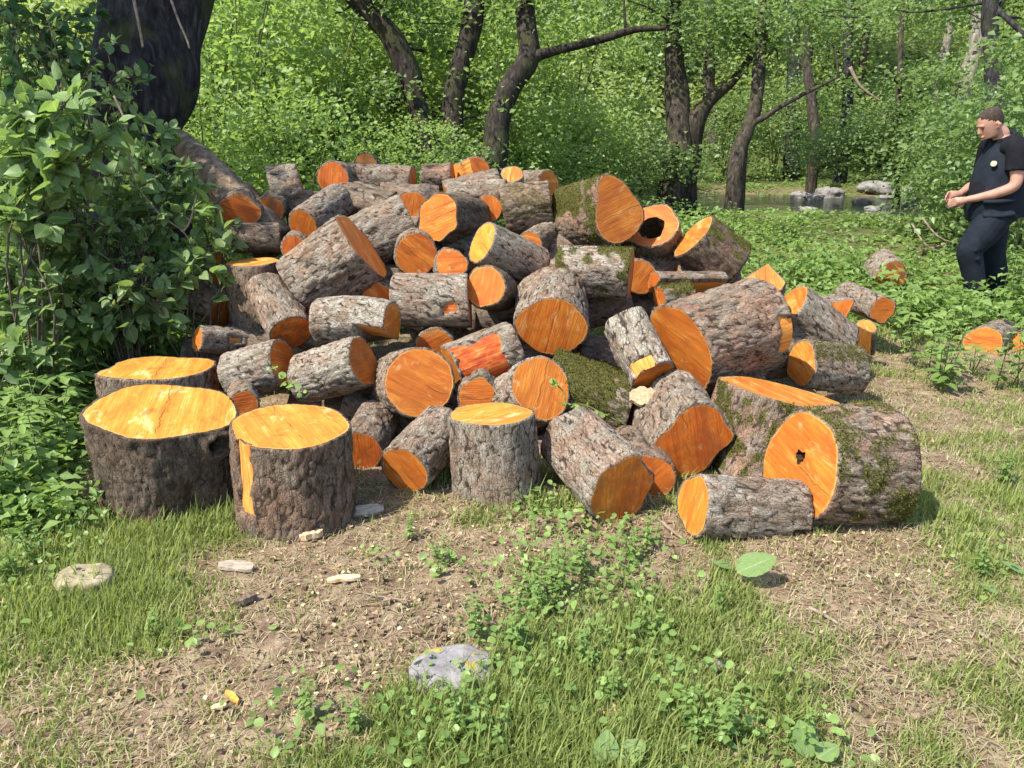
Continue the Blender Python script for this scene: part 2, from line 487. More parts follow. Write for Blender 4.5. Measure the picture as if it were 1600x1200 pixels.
def grass_density(x, y):
    d = .44 + .42 * noise2(x * 1.7, y * 1.7, 21, 3)
    for cx, cy, r in BARE_W:
        d = d - .44 * np.exp(-((x - cx) ** 2 + (y - cy) ** 2) / (r * r))
    for cx, cy, r in LUSH_W:
        d = d + .30 * np.exp(-((x - cx) ** 2 + (y - cy) ** 2) / (r * r))
    d = d + .80 * noise2(x * 6.5, y * 6.5, 33, 3)
    d = d - .7 * np.exp(-((x + .0) / 2.2) ** 4 - ((y - 4.6) / 1.3) ** 4)           # nothing grows under the pile
    return np.clip(d, 0, 1.2)

def axis(parts):
    return np.concatenate([np.arange(a, b, s) for a, b, s in parts])
gx = np.concatenate([-np.geomspace(5.2, 130, 46)[::-1], np.arange(-5, 5.6, .05), np.geomspace(5.8, 130, 46)])
gy = np.concatenate([-np.geomspace(.5, 60, 14)[::-1], np.arange(-.3, .9, .2), np.arange(.9, 5.2, .035), np.arange(5.2, 9, .09), np.geomspace(9.1, 160, 90)])
X, Y = np.meshgrid(gx, gy)
Z = height(X, Y)
near = smooth(10, 6, np.abs(Y)) * smooth(7, 4.5, np.abs(X))
gd = grass_density(X, Y)
clod = fbm(np.stack([X.ravel() * 14, Y.ravel() * 14, X.ravel() * 0], 1), 41, 3).reshape(X.shape)
Z = Z + near * (.010 + .012 * (1 - np.clip(gd, 0, 1))) * clod
nx, ny = len(gx), len(gy)
ii = (np.arange(ny - 1)[:, None] * nx + np.arange(nx - 1)[None]).ravel()
gcol = np.stack([np.clip(gd, 0, 1).ravel(), (smooth(7, 11, Y) * (1 - np.exp(-((Y - stream_y(X)) / 3.1) ** 4) * smooth(1.5, 4, X))).ravel(), (noise2(X * .9, Y * .9, 51) * .5 + .5).ravel()], 1)
gme = mesh_np('ground', np.stack([X.ravel(), Y.ravel(), Z.ravel()], 1), np.stack([ii, ii + 1, ii + nx + 1, ii + nx], 1), {'col': gcol})

def mat_ground():
    t = NT('soil')
    _, dens, far, pat = t.attr('col')
    n1 = t.noise(t.coord(), 9, 6, .65, .3)
    n2 = t.noise(t.coord(), 55, 5, .7)
    n3 = t.noise(t.coord((1, 1, 1)), 2.2, 4, .6)
    soil = t.ramp(n1, [(.28, (.095, .060, .038)), (.48, (.20, .135, .088)), (.62, (.29, .215, .14)), (.8, (.39, .31, .21))])
    soil = t.mix(t.math('MULTIPLY', t.step(n2, .52, .7), .6), soil, (.45, .36, .24))
    soil = t.mix(t.math('MULTIPLY', t.math('SUBTRACT', 1.0, t.step(n2, .3, .45)), .6), soil, (.06, .042, .028))
    gr = t.ramp(n2, [(.3, (.05, .062, .018)), (.55, (.115, .125, .036)), (.75, (.22, .20, .085))])
    c = t.mix(t.math('MULTIPLY', t.step(t.math('ADD', dens, t.math('MULTIPLY', t.math('SUBTRACT', n1, .5), .8)), .35, .8), .75), soil, gr)
    c = t.mix(far, c, t.ramp(n3, [(.3, (.040, .052, .016)), (.6, (.085, .105, .030)), (.8, (.14, .13, .06))]))
    t.bsdf(c, .95, t.bump(t.math('ADD', n2, n1), .8, .02), .08)
    return t.m
M['soil'] = mat_ground()
tag(obj('ground', gme, M['soil']), kind='structure')

# ------------------------------------------------------------------ the stream
wx = np.linspace(1.2, 16, 60); wv = np.linspace(-2.4, 2.4, 12)
WX, WV = np.meshgrid(wx, wv)
WY = stream_y(WX) + WV
WZ = np.full(WX.shape, .27) + .012 * noise2(WX * 2.5, WY * 4, 8, 2)
ii = (np.arange(11)[:, None] * 60 + np.arange(59)[None]).ravel()
wme = mesh_np('stream_water', np.stack([WX.ravel(), WY.ravel(), WZ.ravel()], 1), np.stack([ii, ii + 1, ii + 61, ii + 60], 1))
def mat_water():
    t = NT('stream_water')
    n = t.noise(t.coord((1, 2.6, 1)), 5, 4, .6, .4)
    c = t.ramp(n, [(.35, (.022, .022, .016)), (.6, (.055, .052, .040)), (.70, (.40, .41, .40))])
    b = t.bsdf(c, .07, t.bump(n, .6, .06), .8)
    return t.m
M['water'] = mat_water()
tag(obj('stream_water', wme, M['water']), kind='structure')

# ------------------------------------------------------------------ logs
LOGS = []
def build_log(A, B, R, label, RB=None, rough=1.0, pale=.35, red=.15, moss=.15, lichen=.25, yellow=.25, dirt=.12, ecc=.0, ecc_th=0.0,
              irr=.05, flats=(), strips=(), tiltA=(0, 0), tiltB=(0, 0), hole=None, knot=None, flare=0.0, flare_end='B', seed=None,
              bow=0.0, res=None, group='logs of the cut alder pile', cat='log', name='log', fins=(), dry=False):
    """A: centre of the cut face the photo shows, B: the other end. theta 90 deg looks towards the camera.
    flats: (theta, distance/R, s0, s1) planes cut off lengthwise; strips: (theta, half width, s0, s1, redness) torn-off bark; s runs 0 (A) .. 1 (B)"""
    A, B = np.array(A, float), np.array(B, float)
    seed = len(LOGS) * 7 + 3 if seed is None else seed
    rg = np.random.default_rng(seed)
    RB = R if RB is None else RB
    mid = (A + B) / 2
    if cat == 'log' and tiltA == (0, 0): tiltA = tuple(rg.normal(size=2) * .05)
    yellow = float(np.clip(yellow + rg.normal() * .10, 0, 1)); pale = float(np.clip(pale + (rg.normal() * .14 if pale > .05 else 0), 0, 1))
    zax = A - B; Ln = np.linalg.norm(zax); zax /= Ln
    ev = CAM - mid; ev -= zax * (ev @ zax); ev /= np.linalg.norm(ev)
    xax = np.cross(ev, zax)
    def ang(t_):
        """('i', degrees) is a direction as it looks in the picture: 0 right, 90 up"""
        if not isinstance(t_, tuple): return t_
        want = RT * math.cos(math.radians(t_[1])) + UP * math.sin(math.radians(t_[1]))
        return max(range(0, 360, 2), key=lambda k_: (xax * math.cos(math.radians(k_)) + ev * math.sin(math.radians(k_))) @ want)
    flats = [(ang(f[0]), *f[1:]) for f in flats]; strips = [(ang(f[0]), *f[1:]) for f in strips]; fins = [(ang(f[0]), *f[1:]) for f in fins]
    if knot: knot = (128, *knot[1:])
    root = thing(name, label, cat, tuple(mid), 0, group)
    root.rotation_mode = 'QUATERNION'
    root.rotation_quaternion = Matrix(((xax[0], ev[0], zax[0]), (xax[1], ev[1], zax[1]), (xax[2], ev[2], zax[2]))).to_quaternion()
    dist = np.linalg.norm(mid - CAM)
    pitch = res or np.clip(.0021 * dist, .0075, .016)
    nth = int(np.clip(2 * math.pi * R / pitch, 40, 190)); nz = int(np.clip(Ln / (pitch * 1.25), 14, 64))
    th = np.linspace(0, 2 * np.pi, nth, endpoint=False)
    s = np.linspace(0, 1, nz)
    TH, S = np.meshgrid(th, s)
    k = np.arange(2, 7)
    amp = irr * rg.normal(size=5) / k * 1.6; ph = rg.uniform(0, 6.28, 5)
    shape = 1 + (amp[:, None] * np.cos(k[:, None] * th + ph[:, None])).sum(0) + ecc * np.cos(2 * (th - ecc_th))
    R0 = (R * (1 - S) + RB * S) * shape[None]
    sF = S if flare_end == 'B' else 1 - S
    R0 = R0 * (1 + flare * sF ** 2.5 * (1 + .5 * np.cos(3 * TH + ph[0]) + .35 * np.cos(5 * TH + ph[1])))
    R0 = R0 * (1 + .03 * fbm(np.stack([np.cos(TH).ravel() * 1.2, np.sin(TH).ravel() * 1.2, S.ravel() * Ln * 5], 1), seed, 2).reshape(TH.shape))
    for (ft, fd, fw) in fins:                                    # root buttresses
        dth = np.angle(np.exp(1j * (TH - math.radians(ft))))
        R0 = R0 * (1 + fd * np.exp(-(dth / math.radians(fw)) ** 2))
    # bark relief
    q = np.stack([np.cos(TH) * R0, np.sin(TH) * R0, S * Ln], -1).reshape(-1, 3)
    w = q + .010 * np.stack([noise3(q * 28, seed), noise3(q * 28, seed + 1), noise3(q * 28, seed + 2)], 1)
    sc = 1 / (.024 + .028 * R)
    f1, f2, cid = worley(w * np.array([sc, sc, sc * .30]) + seed, seed)
    crack = smooth(0, .28, f2 - f1)
    relief = (crack - .6) * .0050 * rough + (cid - .5) * .0045 * rough + .0045 * rough * fbm(q * np.array([46, 46, 13]), seed + 5, 3) + .003 * fbm(q * 60, seed + 9, 2)
    relief = relief.reshape(TH.shape) * (.45 + .55 * smooth(0, .03, np.minimum(S, 1 - S) * Ln))
    Rr = R0 + relief
    exposed = np.zeros(TH.shape, bool); redness = np.zeros(TH.shape)
    for (ft, fd, s0, s1) in flats:
        c = np.cos(TH - math.radians(ft))
        lim = np.where(c > .05, fd * R / np.maximum(c, .05), 9) * (1 + .012 * noise3(q * 14, seed + 3).reshape(TH.shape))
        inside = (S >= s0 - 1e-6) & (S <= s1 + 1e-6) & (lim < Rr)
        Rr = np.where(inside, lim, Rr); exposed |= inside
    for (ft, hw, s0, s1, rd) in strips:
        dth = np.abs(np.angle(np.exp(1j * (TH - math.radians(ft))))) / math.radians(hw)
        wob = .55 * fbm(q * 15, seed + 13, 3).reshape(TH.shape)
        ds = np.maximum((s0 - S) / .14, (S - s1) / .14)
        if s0 <= 0: ds = (S - s1) / .14
        if s1 >= 1: ds = np.maximum((s0 - S) / .14, -5 * np.ones_like(S)) if s0 > 0 else -np.ones_like(S)
        inside = (dth + wob < 1) & (ds + wob * 1.2 < 0)
        Rr = np.where(inside & ~exposed, np.minimum(Rr, R0 * .985 - .012), Rr); exposed |= inside
        redness = np.where(inside, rd, redness)
    if knot:                                                      # (theta, s, size): a ringed branch scar with a dark mouth
        kt, ks, kr = math.radians(knot[0]), knot[1], knot[2]
        rr = np.sqrt((np.angle(np.exp(1j * (TH - kt))) * R) ** 2 + ((S - ks) * Ln) ** 2) / kr
        Rr = Rr + .022 * np.exp(-((rr - 1.15) / .35) ** 2) - .07 * smooth(.9, .5, rr)
    bx = bow * Ln * (4 * S * (1 - S))
    Zl = Ln / 2 - S * Ln
    Xl, Yl = Rr * np.cos(TH), Rr * np.sin(TH)
    Zl = Zl + (1 - S) ** 2 * (tiltA[0] * Xl + tiltA[1] * Yl) + S ** 2 * (tiltB[0] * Xl + tiltB[1] * Yl)
    Xl = Xl + bx
    V = np.stack([Xl, Yl, Zl], -1)
    # world up-facing-ness for moss
    wr = np.cos(TH)[..., None] * xax + np.sin(TH)[..., None] * ev
    upn = wr[..., 2]
    patch = fbm(q * 6, seed + 21, 3).reshape(TH.shape)
    patch = patch + .55 * fbm(q * 24, seed + 22, 3).reshape(TH.shape)
    mossv = np.clip(moss * 1.25 * smooth(-.5, .9, upn + patch * 2.2) + moss * .25 * patch, 0, 1)
    lichv = np.clip(lichen * (1 + .8 * fbm(q * 4.5, seed + 31, 2).reshape(TH.shape)), 0, 1)
    crk = crack.reshape(TH.shape)
    if knot: crk = np.where(rr < .7, 0, np.where(rr < 1.5, 1, crk))
    cc = np.stack([crk, mossv, lichv], -1).reshape(-1, 3)
    sd = rg.random()
    tone = np.tile((pale, red, sd), (V.shape[0] * V.shape[1], 1))
    idx = np.arange(nz * nth).reshape(nz, nth)
    a, b = idx[:-1], np.roll(idx, -1, 1)[:-1]
    c_, d_ = np.roll(idx, -1, 1)[1:], idx[1:]
    quads = np.stack([a, b, c_, d_], -1)
    fe = exposed[:-1] & exposed[1:] & np.roll(exposed, -1, 1)[:-1] & np.roll(exposed, -1, 1)[1:]
    flat_v = V.reshape(-1, 3).copy()
    qb = quads[~fe][:, ::-1]
    # bark rims: a thin annulus at each end
    rim_v, rim_q = [], []
    for i0, sg in ((0, -1), (nz - 1, 1)):                          # bark chipped back here and there along the cut
        chipz = .014 * np.clip(fbm(np.column_stack([np.cos(th) * R * 26, np.sin(th) * R * 26, np.full(nth, sg * 3.1)]), seed + 41, 3) - .05, 0, 1)
        flat_v[idx[i0], 2] += sg * chipz; flat_v[idx[i0], :2] *= (1 - chipz / R * .25)[:, None]
    nrm = len(flat_v)
    for e, i0 in ((0, 0), (1, nz - 1)):
        inner = V[i0].copy(); cen = V[i0].mean(0)
        inner = cen + (inner - cen) * (1 - .011 / R)
        ids = np.arange(nth) + nrm + e * nth
        rim_v.append(inner)
        o = idx[i0]
        rim_q.append(np.stack([o, np.roll(o, -1), np.roll(ids, -1), ids], 1) if e == 0 else np.stack([np.roll(o, -1), o, ids, np.roll(ids, -1)], 1))
    bv = np.concatenate([flat_v] + rim_v)
    rcol = np.tile((.25, 0, 0), (2 * nth, 1))
    bme = mesh_np('bark', bv, np.concatenate([qb] + rim_q), {'col': np.concatenate([cc, rcol]), 'tone': np.tile((pale, red, sd), (len(bv), 1))})
    obj('bark', bme, M['bark'], root)
    if fe.any():
        qe = quads[fe][:, ::-1]
        lab = np.arange(len(flat_v))                               # one part per separate bare patch
        while True:
            lo = lab[qe].min(1); old = lab.copy()
            np.minimum.at(lab, qe.ravel(), np.repeat(lo, 4))
            if (lab == old).all(): break
        qall = qe; fl_ = lab[qall[:, 0]]
    for one in (np.unique(fl_) if fe.any() else ()):
        qe = qall[fl_ == one]
        if len(qe) < 5: continue
        used = np.unique(qe); remap = np.full(len(flat_v), -1); remap[used] = np.arange(len(used))
        ec = np.stack([redness.reshape(-1)[used], np.full(len(used), yellow), np.full(len(used), sd)], 1)
        obj('bare_wood', mesh_np('bare_wood', flat_v[used], remap[qe], {'col': ec}), M['strip'], root)
    # the sawn faces
    for e, i0 in ((0, 0), (1, nz - 1)):
        edge = V[i0]; cen = edge.mean(0); edge = cen + (edge - cen) * (1 - .010 / R)
        hc, hr = (np.zeros(2), 0)
        if hole and e == 0:
            hc, hr = np.array(hole[:2]) * R, hole[2] * R
        nr = 12 if e == 0 else 5
        rho = np.linspace(0 if hr == 0 else 0, 1, nr) if hr == 0 else np.linspace(0, 1, nr)
        c3 = cen.copy(); c3[:2] += hc
        if hr:                                                    # mouth of the hollow, lying in the plane of the face
            hrj = hr * (1 + (.16 * np.cos(3 * th + 1) + .10 * np.cos(5 * th + 2.2) + .06 * np.cos(9 * th)) * (.35 if hole[2] > .3 else 1))
            hx = np.stack([c3[0] + hrj * np.cos(th), c3[1] + hrj * np.sin(th)], 1)
        else:
            hx = np.tile(c3[:2], (nth, 1))
        tx, ty = (tiltA if e == 0 else tiltB)
        h3 = np.column_stack([hx, cen[2] + tx * (hx[:, 0] - cen[0]) + ty * (hx[:, 1] - cen[1])])
        rings = [h3 + (edge - h3) * r for r in rho]
        fv = np.concatenate(rings)
        n_ = .0016 * fbm(np.column_stack([fv[:, :2] * 22, np.full(len(fv), seed)]), seed, 2)
        fv[:, 2] += (n_ if e == 0 else -n_) * np.repeat(1 - rho ** 6, nth)
        ids = np.arange(nr * nth).reshape(nr, nth)
        st = 0 if hr else 1
        a, b, c_, d_ = ids[st:-1], np.roll(ids, -1, 1)[st:-1], np.roll(ids, -1, 1)[st + 1:], ids[st + 1:]
        Q = np.stack([a, b, c_, d_], -1).reshape(-1, 4)
        fs = [Q if e == 1 else Q[:, ::-1]]
        if not hr:
            tri = np.stack([ids[0], np.roll(ids[1], -1), ids[1]], 1)
            fs.append(tri if e == 1 else tri[:, ::-1])
        fcol = np.column_stack([np.repeat(rho if not hr else .25 + .75 * rho, nth), np.full(len(fv), yellow), np.full(len(fv), (sd * 7.3 + e * .37) % 1)])
        fp = np.column_stack([fv[:, :2], np.full(len(fv), dirt)])
        fm = mesh_np('cut_face', fv, fs, {'col': fcol, 'pith': fp})
        obj('cut_face', fm, M['cut'], root)
        if hr:
            depth = min(.22, Ln * .6)
            lay = [h3 + np.array([0, 0, -depth * t_]) * np.array([1, 1, 1]) + (np.column_stack([(hx - c3[:2]) * (-.25 * t_), np.zeros(nth)])) for t_ in (0, .3, .65, 1)]
            hv = np.concatenate(lay + [np.array([[c3[0], c3[1], lay[-1][0, 2] - .01]])])
            i4 = np.arange(4 * nth).reshape(4, nth)
            HQ = np.stack([i4[:-1], np.roll(i4, -1, 1)[:-1], np.roll(i4, -1, 1)[1:], i4[1:]], -1).reshape(-1, 4)
            HT = np.stack([i4[3], np.roll(i4[3], -1), np.full(nth, 4 * nth)], 1)
            obj('hollow', mesh_np('hollow', hv, [HQ, HT]), M['dark'], root)
    if knot:
        kt, ks, kr = math.radians(knot[0]), knot[1], knot[2]
        m = MB(); rad = float(R0[int(ks * (nz - 1)), int(kt / (2 * math.pi) * nth) % nth]) - .050
        p0 = np.array([rad * math.cos(kt), rad * math.sin(kt), Ln / 2 - ks * Ln]); dr = np.array([math.cos(kt), math.sin(kt), 0])
        m.tube([p0 - dr * .05, p0 + dr * .006], [kr * .6, kr * .66], 14)
        obj('knot_hole', m.mesh('knot_hole'), M['dark'], root)
    mv = mossv.reshape(-1); w_ = np.where((mv > .42) & ~exposed.reshape(-1), mv ** 2, 0)
    if moss >= .4 and w_.sum() > 5:                                # tufts of moss standing off the bark
        k_ = int(min(3200, w_.sum() * 3.0)); pick = rg.choice(len(w_), k_, p=w_ / w_.sum())
        ps = flat_v[pick] + rg.normal(size=(k_, 3)) * .004
        out = np.column_stack([np.cos(TH.ravel()[pick]), np.sin(TH.ravel()[pick]), np.zeros(k_)])
        al = out + rg.normal(size=(k_, 3)) * .55; al /= np.linalg.norm(al, axis=1)[:, None]
        nr = rg.normal(size=(k_, 3)); nr -= al * (nr * al).sum(1)[:, None]; nr /= np.linalg.norm(nr, axis=1)[:, None]
        sd_ = np.cross(al, nr); sz = rg.uniform(.006, .015, k_)[:, None]
        vv = np.stack([ps - sd_ * sz * .3, ps + sd_ * sz * .3, ps + al * sz], 1).reshape(-1, 3)
        tt = np.repeat(rg.beta(2, 2, k_), 3)
        mo = obj('moss', mesh_np('moss', vv, np.arange(3 * k_).reshape(-1, 3), {'col': np.column_stack([tt, tt * 0, tt * 0])}), M['moss'], root); mo['kind'] = 'stuff'
    LOGS.append(dict(root=root, A=A, B=B, R=R, label=label, L=Ln))
    return root

def lay_log(u, v, Rp, a, bu, bv, d, label, L=None, **kw):
    """log from the pixel of its shown face, its pixel radius and aspect, the pixel of its far end and the depth of the face"""
    A = at(u, v, d)
    R = Rp * d / FPX
    P = math.hypot(bu - u, bv - v) * d / FPX
    dB = d + P * a / math.sqrt(max(1e-3, 1 - a * a)) * (1 if a >= 0 else 1)
    B = at(bu, bv, dB)
    if L:
        lo, hi = d - .02, d + 1.2
        for _ in range(40):
            m = (lo + hi) / 2
            if np.linalg.norm(at(bu, bv, m) - A) < L: lo = m
            else: hi = m
        B = at(bu, bv, lo)
        if np.linalg.norm(B - A) > L * 1.02: B = A + (B - A) * L / np.linalg.norm(B - A)
    return build_log(A, B, R, label, **kw)

def stand_log(u, v, Rp, d, label, lean=(0, 0), **kw):
    A = at(u, v, d)
    g = float(np.ravel(height(A[0] + lean[0], A[1] + lean[1]))[0]) - .03
    B = np.array([A[0] + lean[0], A[1] + lean[1], kw.pop('zb', g)])
    return build_log(A, B, Rp * d / FPX, label, **kw)

# --- standing blocks
stand_log(256, 640, 106, 3.24, 'widest upright block, dark bark with a knot hole, front left corner of the pile', yellow=.92, dirt=.05, pale=.0, red=.12, moss=.30, lichen=.10,
          RB=.27, flare=.05, irr=.06, knot=(('i', -28), .2, .05), rough=1.35, lean=(.01, 0), ecc=.03)
stand_log(453, 664, 94, 3.12, 'upright block with an orange stripe of bare wood down its bark, white chip on top', yellow=.95, dirt=.05, pale=.2, red=.35, moss=.22, lichen=.08,
          RB=92 * 3.2 / FPX, tiltA=(0, -.10), flare=.04, irr=.08, strips=[(38, 11, 0, .72, .25)], rough=1.3, lean=(0, -.03))
stand_log(251, 574, 78, 4.0, 'upright block with a crack across its yellow top, behind the widest block', yellow=.9, pale=.3, red=.3, irr=.07, tiltA=(.05, .03), fins=[(5, .22, 16)])
stand_log(767, 646, 66, 3.33, 'small upright block with a pale yellow top standing in the middle of the front row', yellow=1.0, dirt=.0, pale=.7, red=.05, lichen=.28, moss=.24, rough=.55,
          RB=70 * 3.42 / FPX, irr=.05, lean=(.03, -.02))
stand_log(1230, 615, 91, 3.62, 'broad flared stump block with mossy bark behind the holed log', yellow=.55, pale=.3, red=.4, moss=.5, lichen=.15, RB=92 * 3.78 / FPX, flare=.22, irr=.05,
          tiltA=(0, .09), lean=(-.06, .0), ecc=.05, fins=[(15, .18, 18)])
stand_log(395, 409, 41, 4.72, 'upright log with a clean oval top at the left edge of the pile', yellow=.7, pale=.25, lichen=.1, tiltA=(-.06, -.10), zb=.15, lean=(0, -.06), rough=.7)

# --- front row
lay_log(632, 735, 43, .82, 694, 668, 3.33, 'short log with its round face to the grass, left of the small upright block', L=.36, yellow=.25, pale=.55, lichen=.45, moss=.05)
lay_log(563, 706, 36, .72, 588, 655, 3.58, 'dim log with a red-brown face low behind the striped upright block', yellow=.0, dirt=.4, pale=.3, red=.3, lichen=.4, L=.40)
lay_log(972, 766, 59, .80, 893, 686, 3.07, 'thick log with pinkish bark sloping to the grass, sawn face cracked across', yellow=.12, dirt=.45, pale=.75, red=.30, lichen=.35, moss=.26, rough=.75, L=.50,
        strips=[(352, 22, 0, .2, .0)], ecc=.08, ecc_th=.2)
lay_log(1012, 748, 44, .80, 990, 700, 3.34, 'log mostly hidden behind the thick pinkish log, only a crescent of face showing', yellow=.15, L=.4, pale=.4)
lay_log(1077, 694, 62, .72, 1040, 636, 3.48, 'log with a wide dark-orange face split to a point', yellow=.0, dirt=.3, pale=.4, lichen=.4, L=.44, ecc=.16, ecc_th=.35, fins=[(('i', 8), .24, 16)], moss=.12)
lay_log(1083, 788, 50, .27, 1243, 797, 3.0, 'short scaly log lying crosswise in front of the holed log, notched at its end', yellow=.6, pale=.75, lichen=.45, moss=.15, rough=1.0, flats=[(('i', -75), .55, .84, 1.0)])
lay_log(1249, 729, 88, .32, 1366, 726, 3.12, 'very thick log with a black rotten hole in its face', yellow=.22, dirt=.05, pale=.42, red=.35, lichen=.22, moss=.42, rough=1.1, hole=(-.17, .02, .12), tiltA=(.10, -.05),
        RB=.262, irr=.04)

# --- second row
lay_log(1062, 546, 76, .38, 1188, 505, 3.95, 'huge furrowed log with a long orange face, resting high on the pile', yellow=.18, pale=.42, red=.5, lichen=.12, moss=.18, rough=1.7,
        strips=[(62, 26, .86, 1.0, .1)], flats=[(290, .72, .80, 1.0)], tiltA=(-.15, 0))
lay_log(1020, 590, 37, .45, 976, 502, 3.82, 'white-barked log leaning steeply with its dark face turned down', yellow=.0, dirt=.5, pale=1.0, lichen=1.0, moss=.18, rough=.55, strips=[(100, 40, 0, .22, .15)])
lay_log(863, 511, 54, .78, 862, 458, 4.12, 'log with a broad orange face and a dark heart spot, centre of the pile', L=.44, yellow=.12, dirt=.12, pale=.6, lichen=.4, moss=.15, ecc=.08, irr=.04)
lay_log(846, 606, 53, .66, 792, 642, 3.74, 'log with an oblique golden face crossed by an ivy sprig', L=.36, yellow=.5, pale=.9, lichen=.6, rough=.8)
lay_log(985, 640, 52, .12, 855, 592, 3.95, 'moss-covered log lying behind the ivy sprig', moss=.60, pale=.22, red=.4, lichen=.1, yellow=.0, rough=1.4)
lay_log(655, 598, 56, .92, 628, 598, 3.76, 'log with a large perfectly round orange face, centre left', L=.42, yellow=.3, dirt=.05, pale=.7, red=.3, lichen=.4, irr=.02)
lay_log(706, 578, 41, .2, 806, 540, 4.02, 'log stripped of bark showing red and orange wood', pale=.6, lichen=.4, yellow=.5, strips=[(85, 58, .03, .78, 1.0)], rough=.9)
lay_log(678, 541, 31, .8, 694, 515, 4.25, 'log end peeping out above the round-faced log', L=.38, yellow=.15, pale=.5)
lay_log(569, 566, 41, .45, 476, 594, 3.9, 'scaly grey log with an oval face turned to the right, left of the round-faced log', yellow=.15, dirt=.35, pale=.8, lichen=.5, moss=.12, rough=1.1)
lay_log(443, 566, 37, .25, 362, 588, 4.02, 'grey log wedged between two upright blocks', yellow=.1, pale=.75, lichen=.45, irr=.06)
lay_log(308, 530, 21, .6, 392, 534, 4.42, 'thin log with a small yellow face beside the green plants', yellow=.55, pale=.6, lichen=.3, strips=[(95, 20, .5, .75, .2)])
lay_log(381, 634, 25, .8, 378, 612, 3.72, 'log end half hidden between the widest and the striped upright block', L=.36, yellow=.0, pale=.5)
lay_log(748, 622, 34, .75, 752, 596, 3.82, 'log end hidden behind the small upright block', L=.36, yellow=.2)
lay_log(613, 507, 37, .25, 500, 502, 4.05, 'white speckled log with a wedge sawn out of its end', yellow=.25, pale=1.0, lichen=.9, rough=.55, flats=[(165, .45, 0, .40)], bow=.05)
lay_log(456, 520, 34, .52, 416, 452, 4.25, 'log leaning down with a dark red face, left of the white speckled log', yellow=.0, dirt=.7, pale=.55, lichen=.45, moss=.25, L=.44)
lay_log(566, 383, 60, .22, 480, 453, 4.5, 'thick log standing aslant with a knife-thin orange face', yellow=.3, pale=.6, red=.3, lichen=.35, moss=.25, rough=1.5, RB=.235)
lay_log(641, 345, 46, -.1, 556, 388, 4.95, 'grey log lying uphill behind the slanting thick log', yellow=.2, pale=.6, lichen=.35, RB=.2)
lay_log(645, 326, 28, .7, 660, 312, 5.2, 'log end peeping out behind the grey uphill log', L=.36, yellow=.2)
lay_log(684, 340, 37, .84, 738, 346, 4.72, 'log with a bright oval face near the top, dark bark to its right', L=.46, yellow=.28, pale=.1, red=.2, lichen=.1, moss=.15)
lay_log(650, 398, 35, .96, 646, 388, 4.6, 'log with a round orange face chewed dark at its edge', L=.42, yellow=.15, pale=.4, irr=.03)
lay_log(753, 379, 35, .56, 838, 418, 4.45, 'smooth grey log with a bright yellow face', yellow=1.0, dirt=.0, pale=.75, lichen=.2, rough=.45, irr=.03)
lay_log(734, 471, 43, .08, 618, 470, 4.28, 'grey log lying level with its left end pale, under the round face', yellow=.0, dirt=.5, pale=.85, red=.25, lichen=.35, strips=[(100, 16, .12, .3, .9)], rough=.9)
lay_log(758, 448, 34, .93, 784, 458, 4.2, 'log with a reddish round face over the level grey log', L=.42, yellow=.4, pale=.1, red=.1, moss=.3, irr=.03)
lay_log(986, 428, 41, .18, 872, 423, 4.45, 'pale blotched log with moss along its top', yellow=.3, dirt=.2, pale=1.0, lichen=.75, moss=.5, rough=.7)
lay_log(1000, 433, 28, .7, 972, 432, 4.72, 'log end behind the pale blotched log', L=.38, yellow=.12)
lay_log(967, 334, 47, .74, 895, 350, 4.75, 'thick mossy log with a pear-shaped orange face, top right of the pile', L=.52, yellow=.2, pale=.15, red=.4, moss=.7, lichen=.1, rough=1.3, ecc=.06, fins=[(('i', 128), .34, 24)])
lay_log(1020, 352, 42, .62, 1030, 412, 5.0, 'hollow log with an orange rim behind the pear-shaped face', L=.4, yellow=.2, pale=.1, moss=.4, red=.3, hole=(.05, .1, .5), fins=[(10, .2, 20)])
lay_log(1083, 369, 41, .22, 1140, 418, 4.85, 'dark mossy log with a narrow slanting face, right shoulder of the pile', yellow=.3, pale=.05, moss=.55, red=.3, lichen=.05, rough=1.3, RB=.185)
lay_log(1022, 446, 22, .35, 1128, 446, 4.62, 'split log showing its long flat orange side', yellow=.2, pale=.3, flats=[(35, .15, 0, 1)], moss=.2)
lay_log(1196, 432, 34, .72, 1186, 478, 4.45, 'split block with two sharp orange facets on the right edge', L=.36, yellow=.3, flats=[(230, .55, 0, .5), (320, .5, 0, .4)], pale=.3)
lay_log(1030, 466, 20, .3, 1078, 460, 4.5, 'small mossy split branch under the flat orange side', yellow=.2, pale=.4, moss=.6)

# --- right edge
lay_log(1232, 478, 40, .25, 1310, 540, 4.75, 'grey scaly log sloping down the right edge', yellow=.2, pale=.7, lichen=.45, moss=.1)
lay_log(1252, 568, 34, .66, 1335, 578, 4.28, 'log with a split golden double face and dark mossy bark', yellow=.5, pale=.35, lichen=.5, moss=.4, rough=1.2, RB=.13, ecc=.12, L=.42)
lay_log(1318, 491, 25, .78, 1292, 482, 5.1, 'log with a half-moon orange face beyond the right edge', L=.4, yellow=.1, pale=.7, lichen=.5, flats=[(265, .25, 0, 1)])
lay_log(1379, 484, 22, .8, 1322, 460, 5.3, 'outlying log with an oval face in the grass, upper right', L=.5, yellow=.3, pale=.5, lichen=.3)
lay_log(1332, 524, 14, .5, 1282, 522, 4.95, 'split stick with a small orange end beside the half-moon face', L=.3, yellow=.2, pale=.6)
lay_log(1352, 512, 17, .3, 1350, 548, 5.05, 'narrow split log standing by the half-moon face', L=.22, yellow=.7, pale=.4, flats=[(60, .2, 0, 1)])
lay_log(1536, 536, 28, .86, 1560, 524, 5.55, 'lone log with a round face in the weeds by the right border', L=.4, yellow=.25, pale=.4, moss=.2)
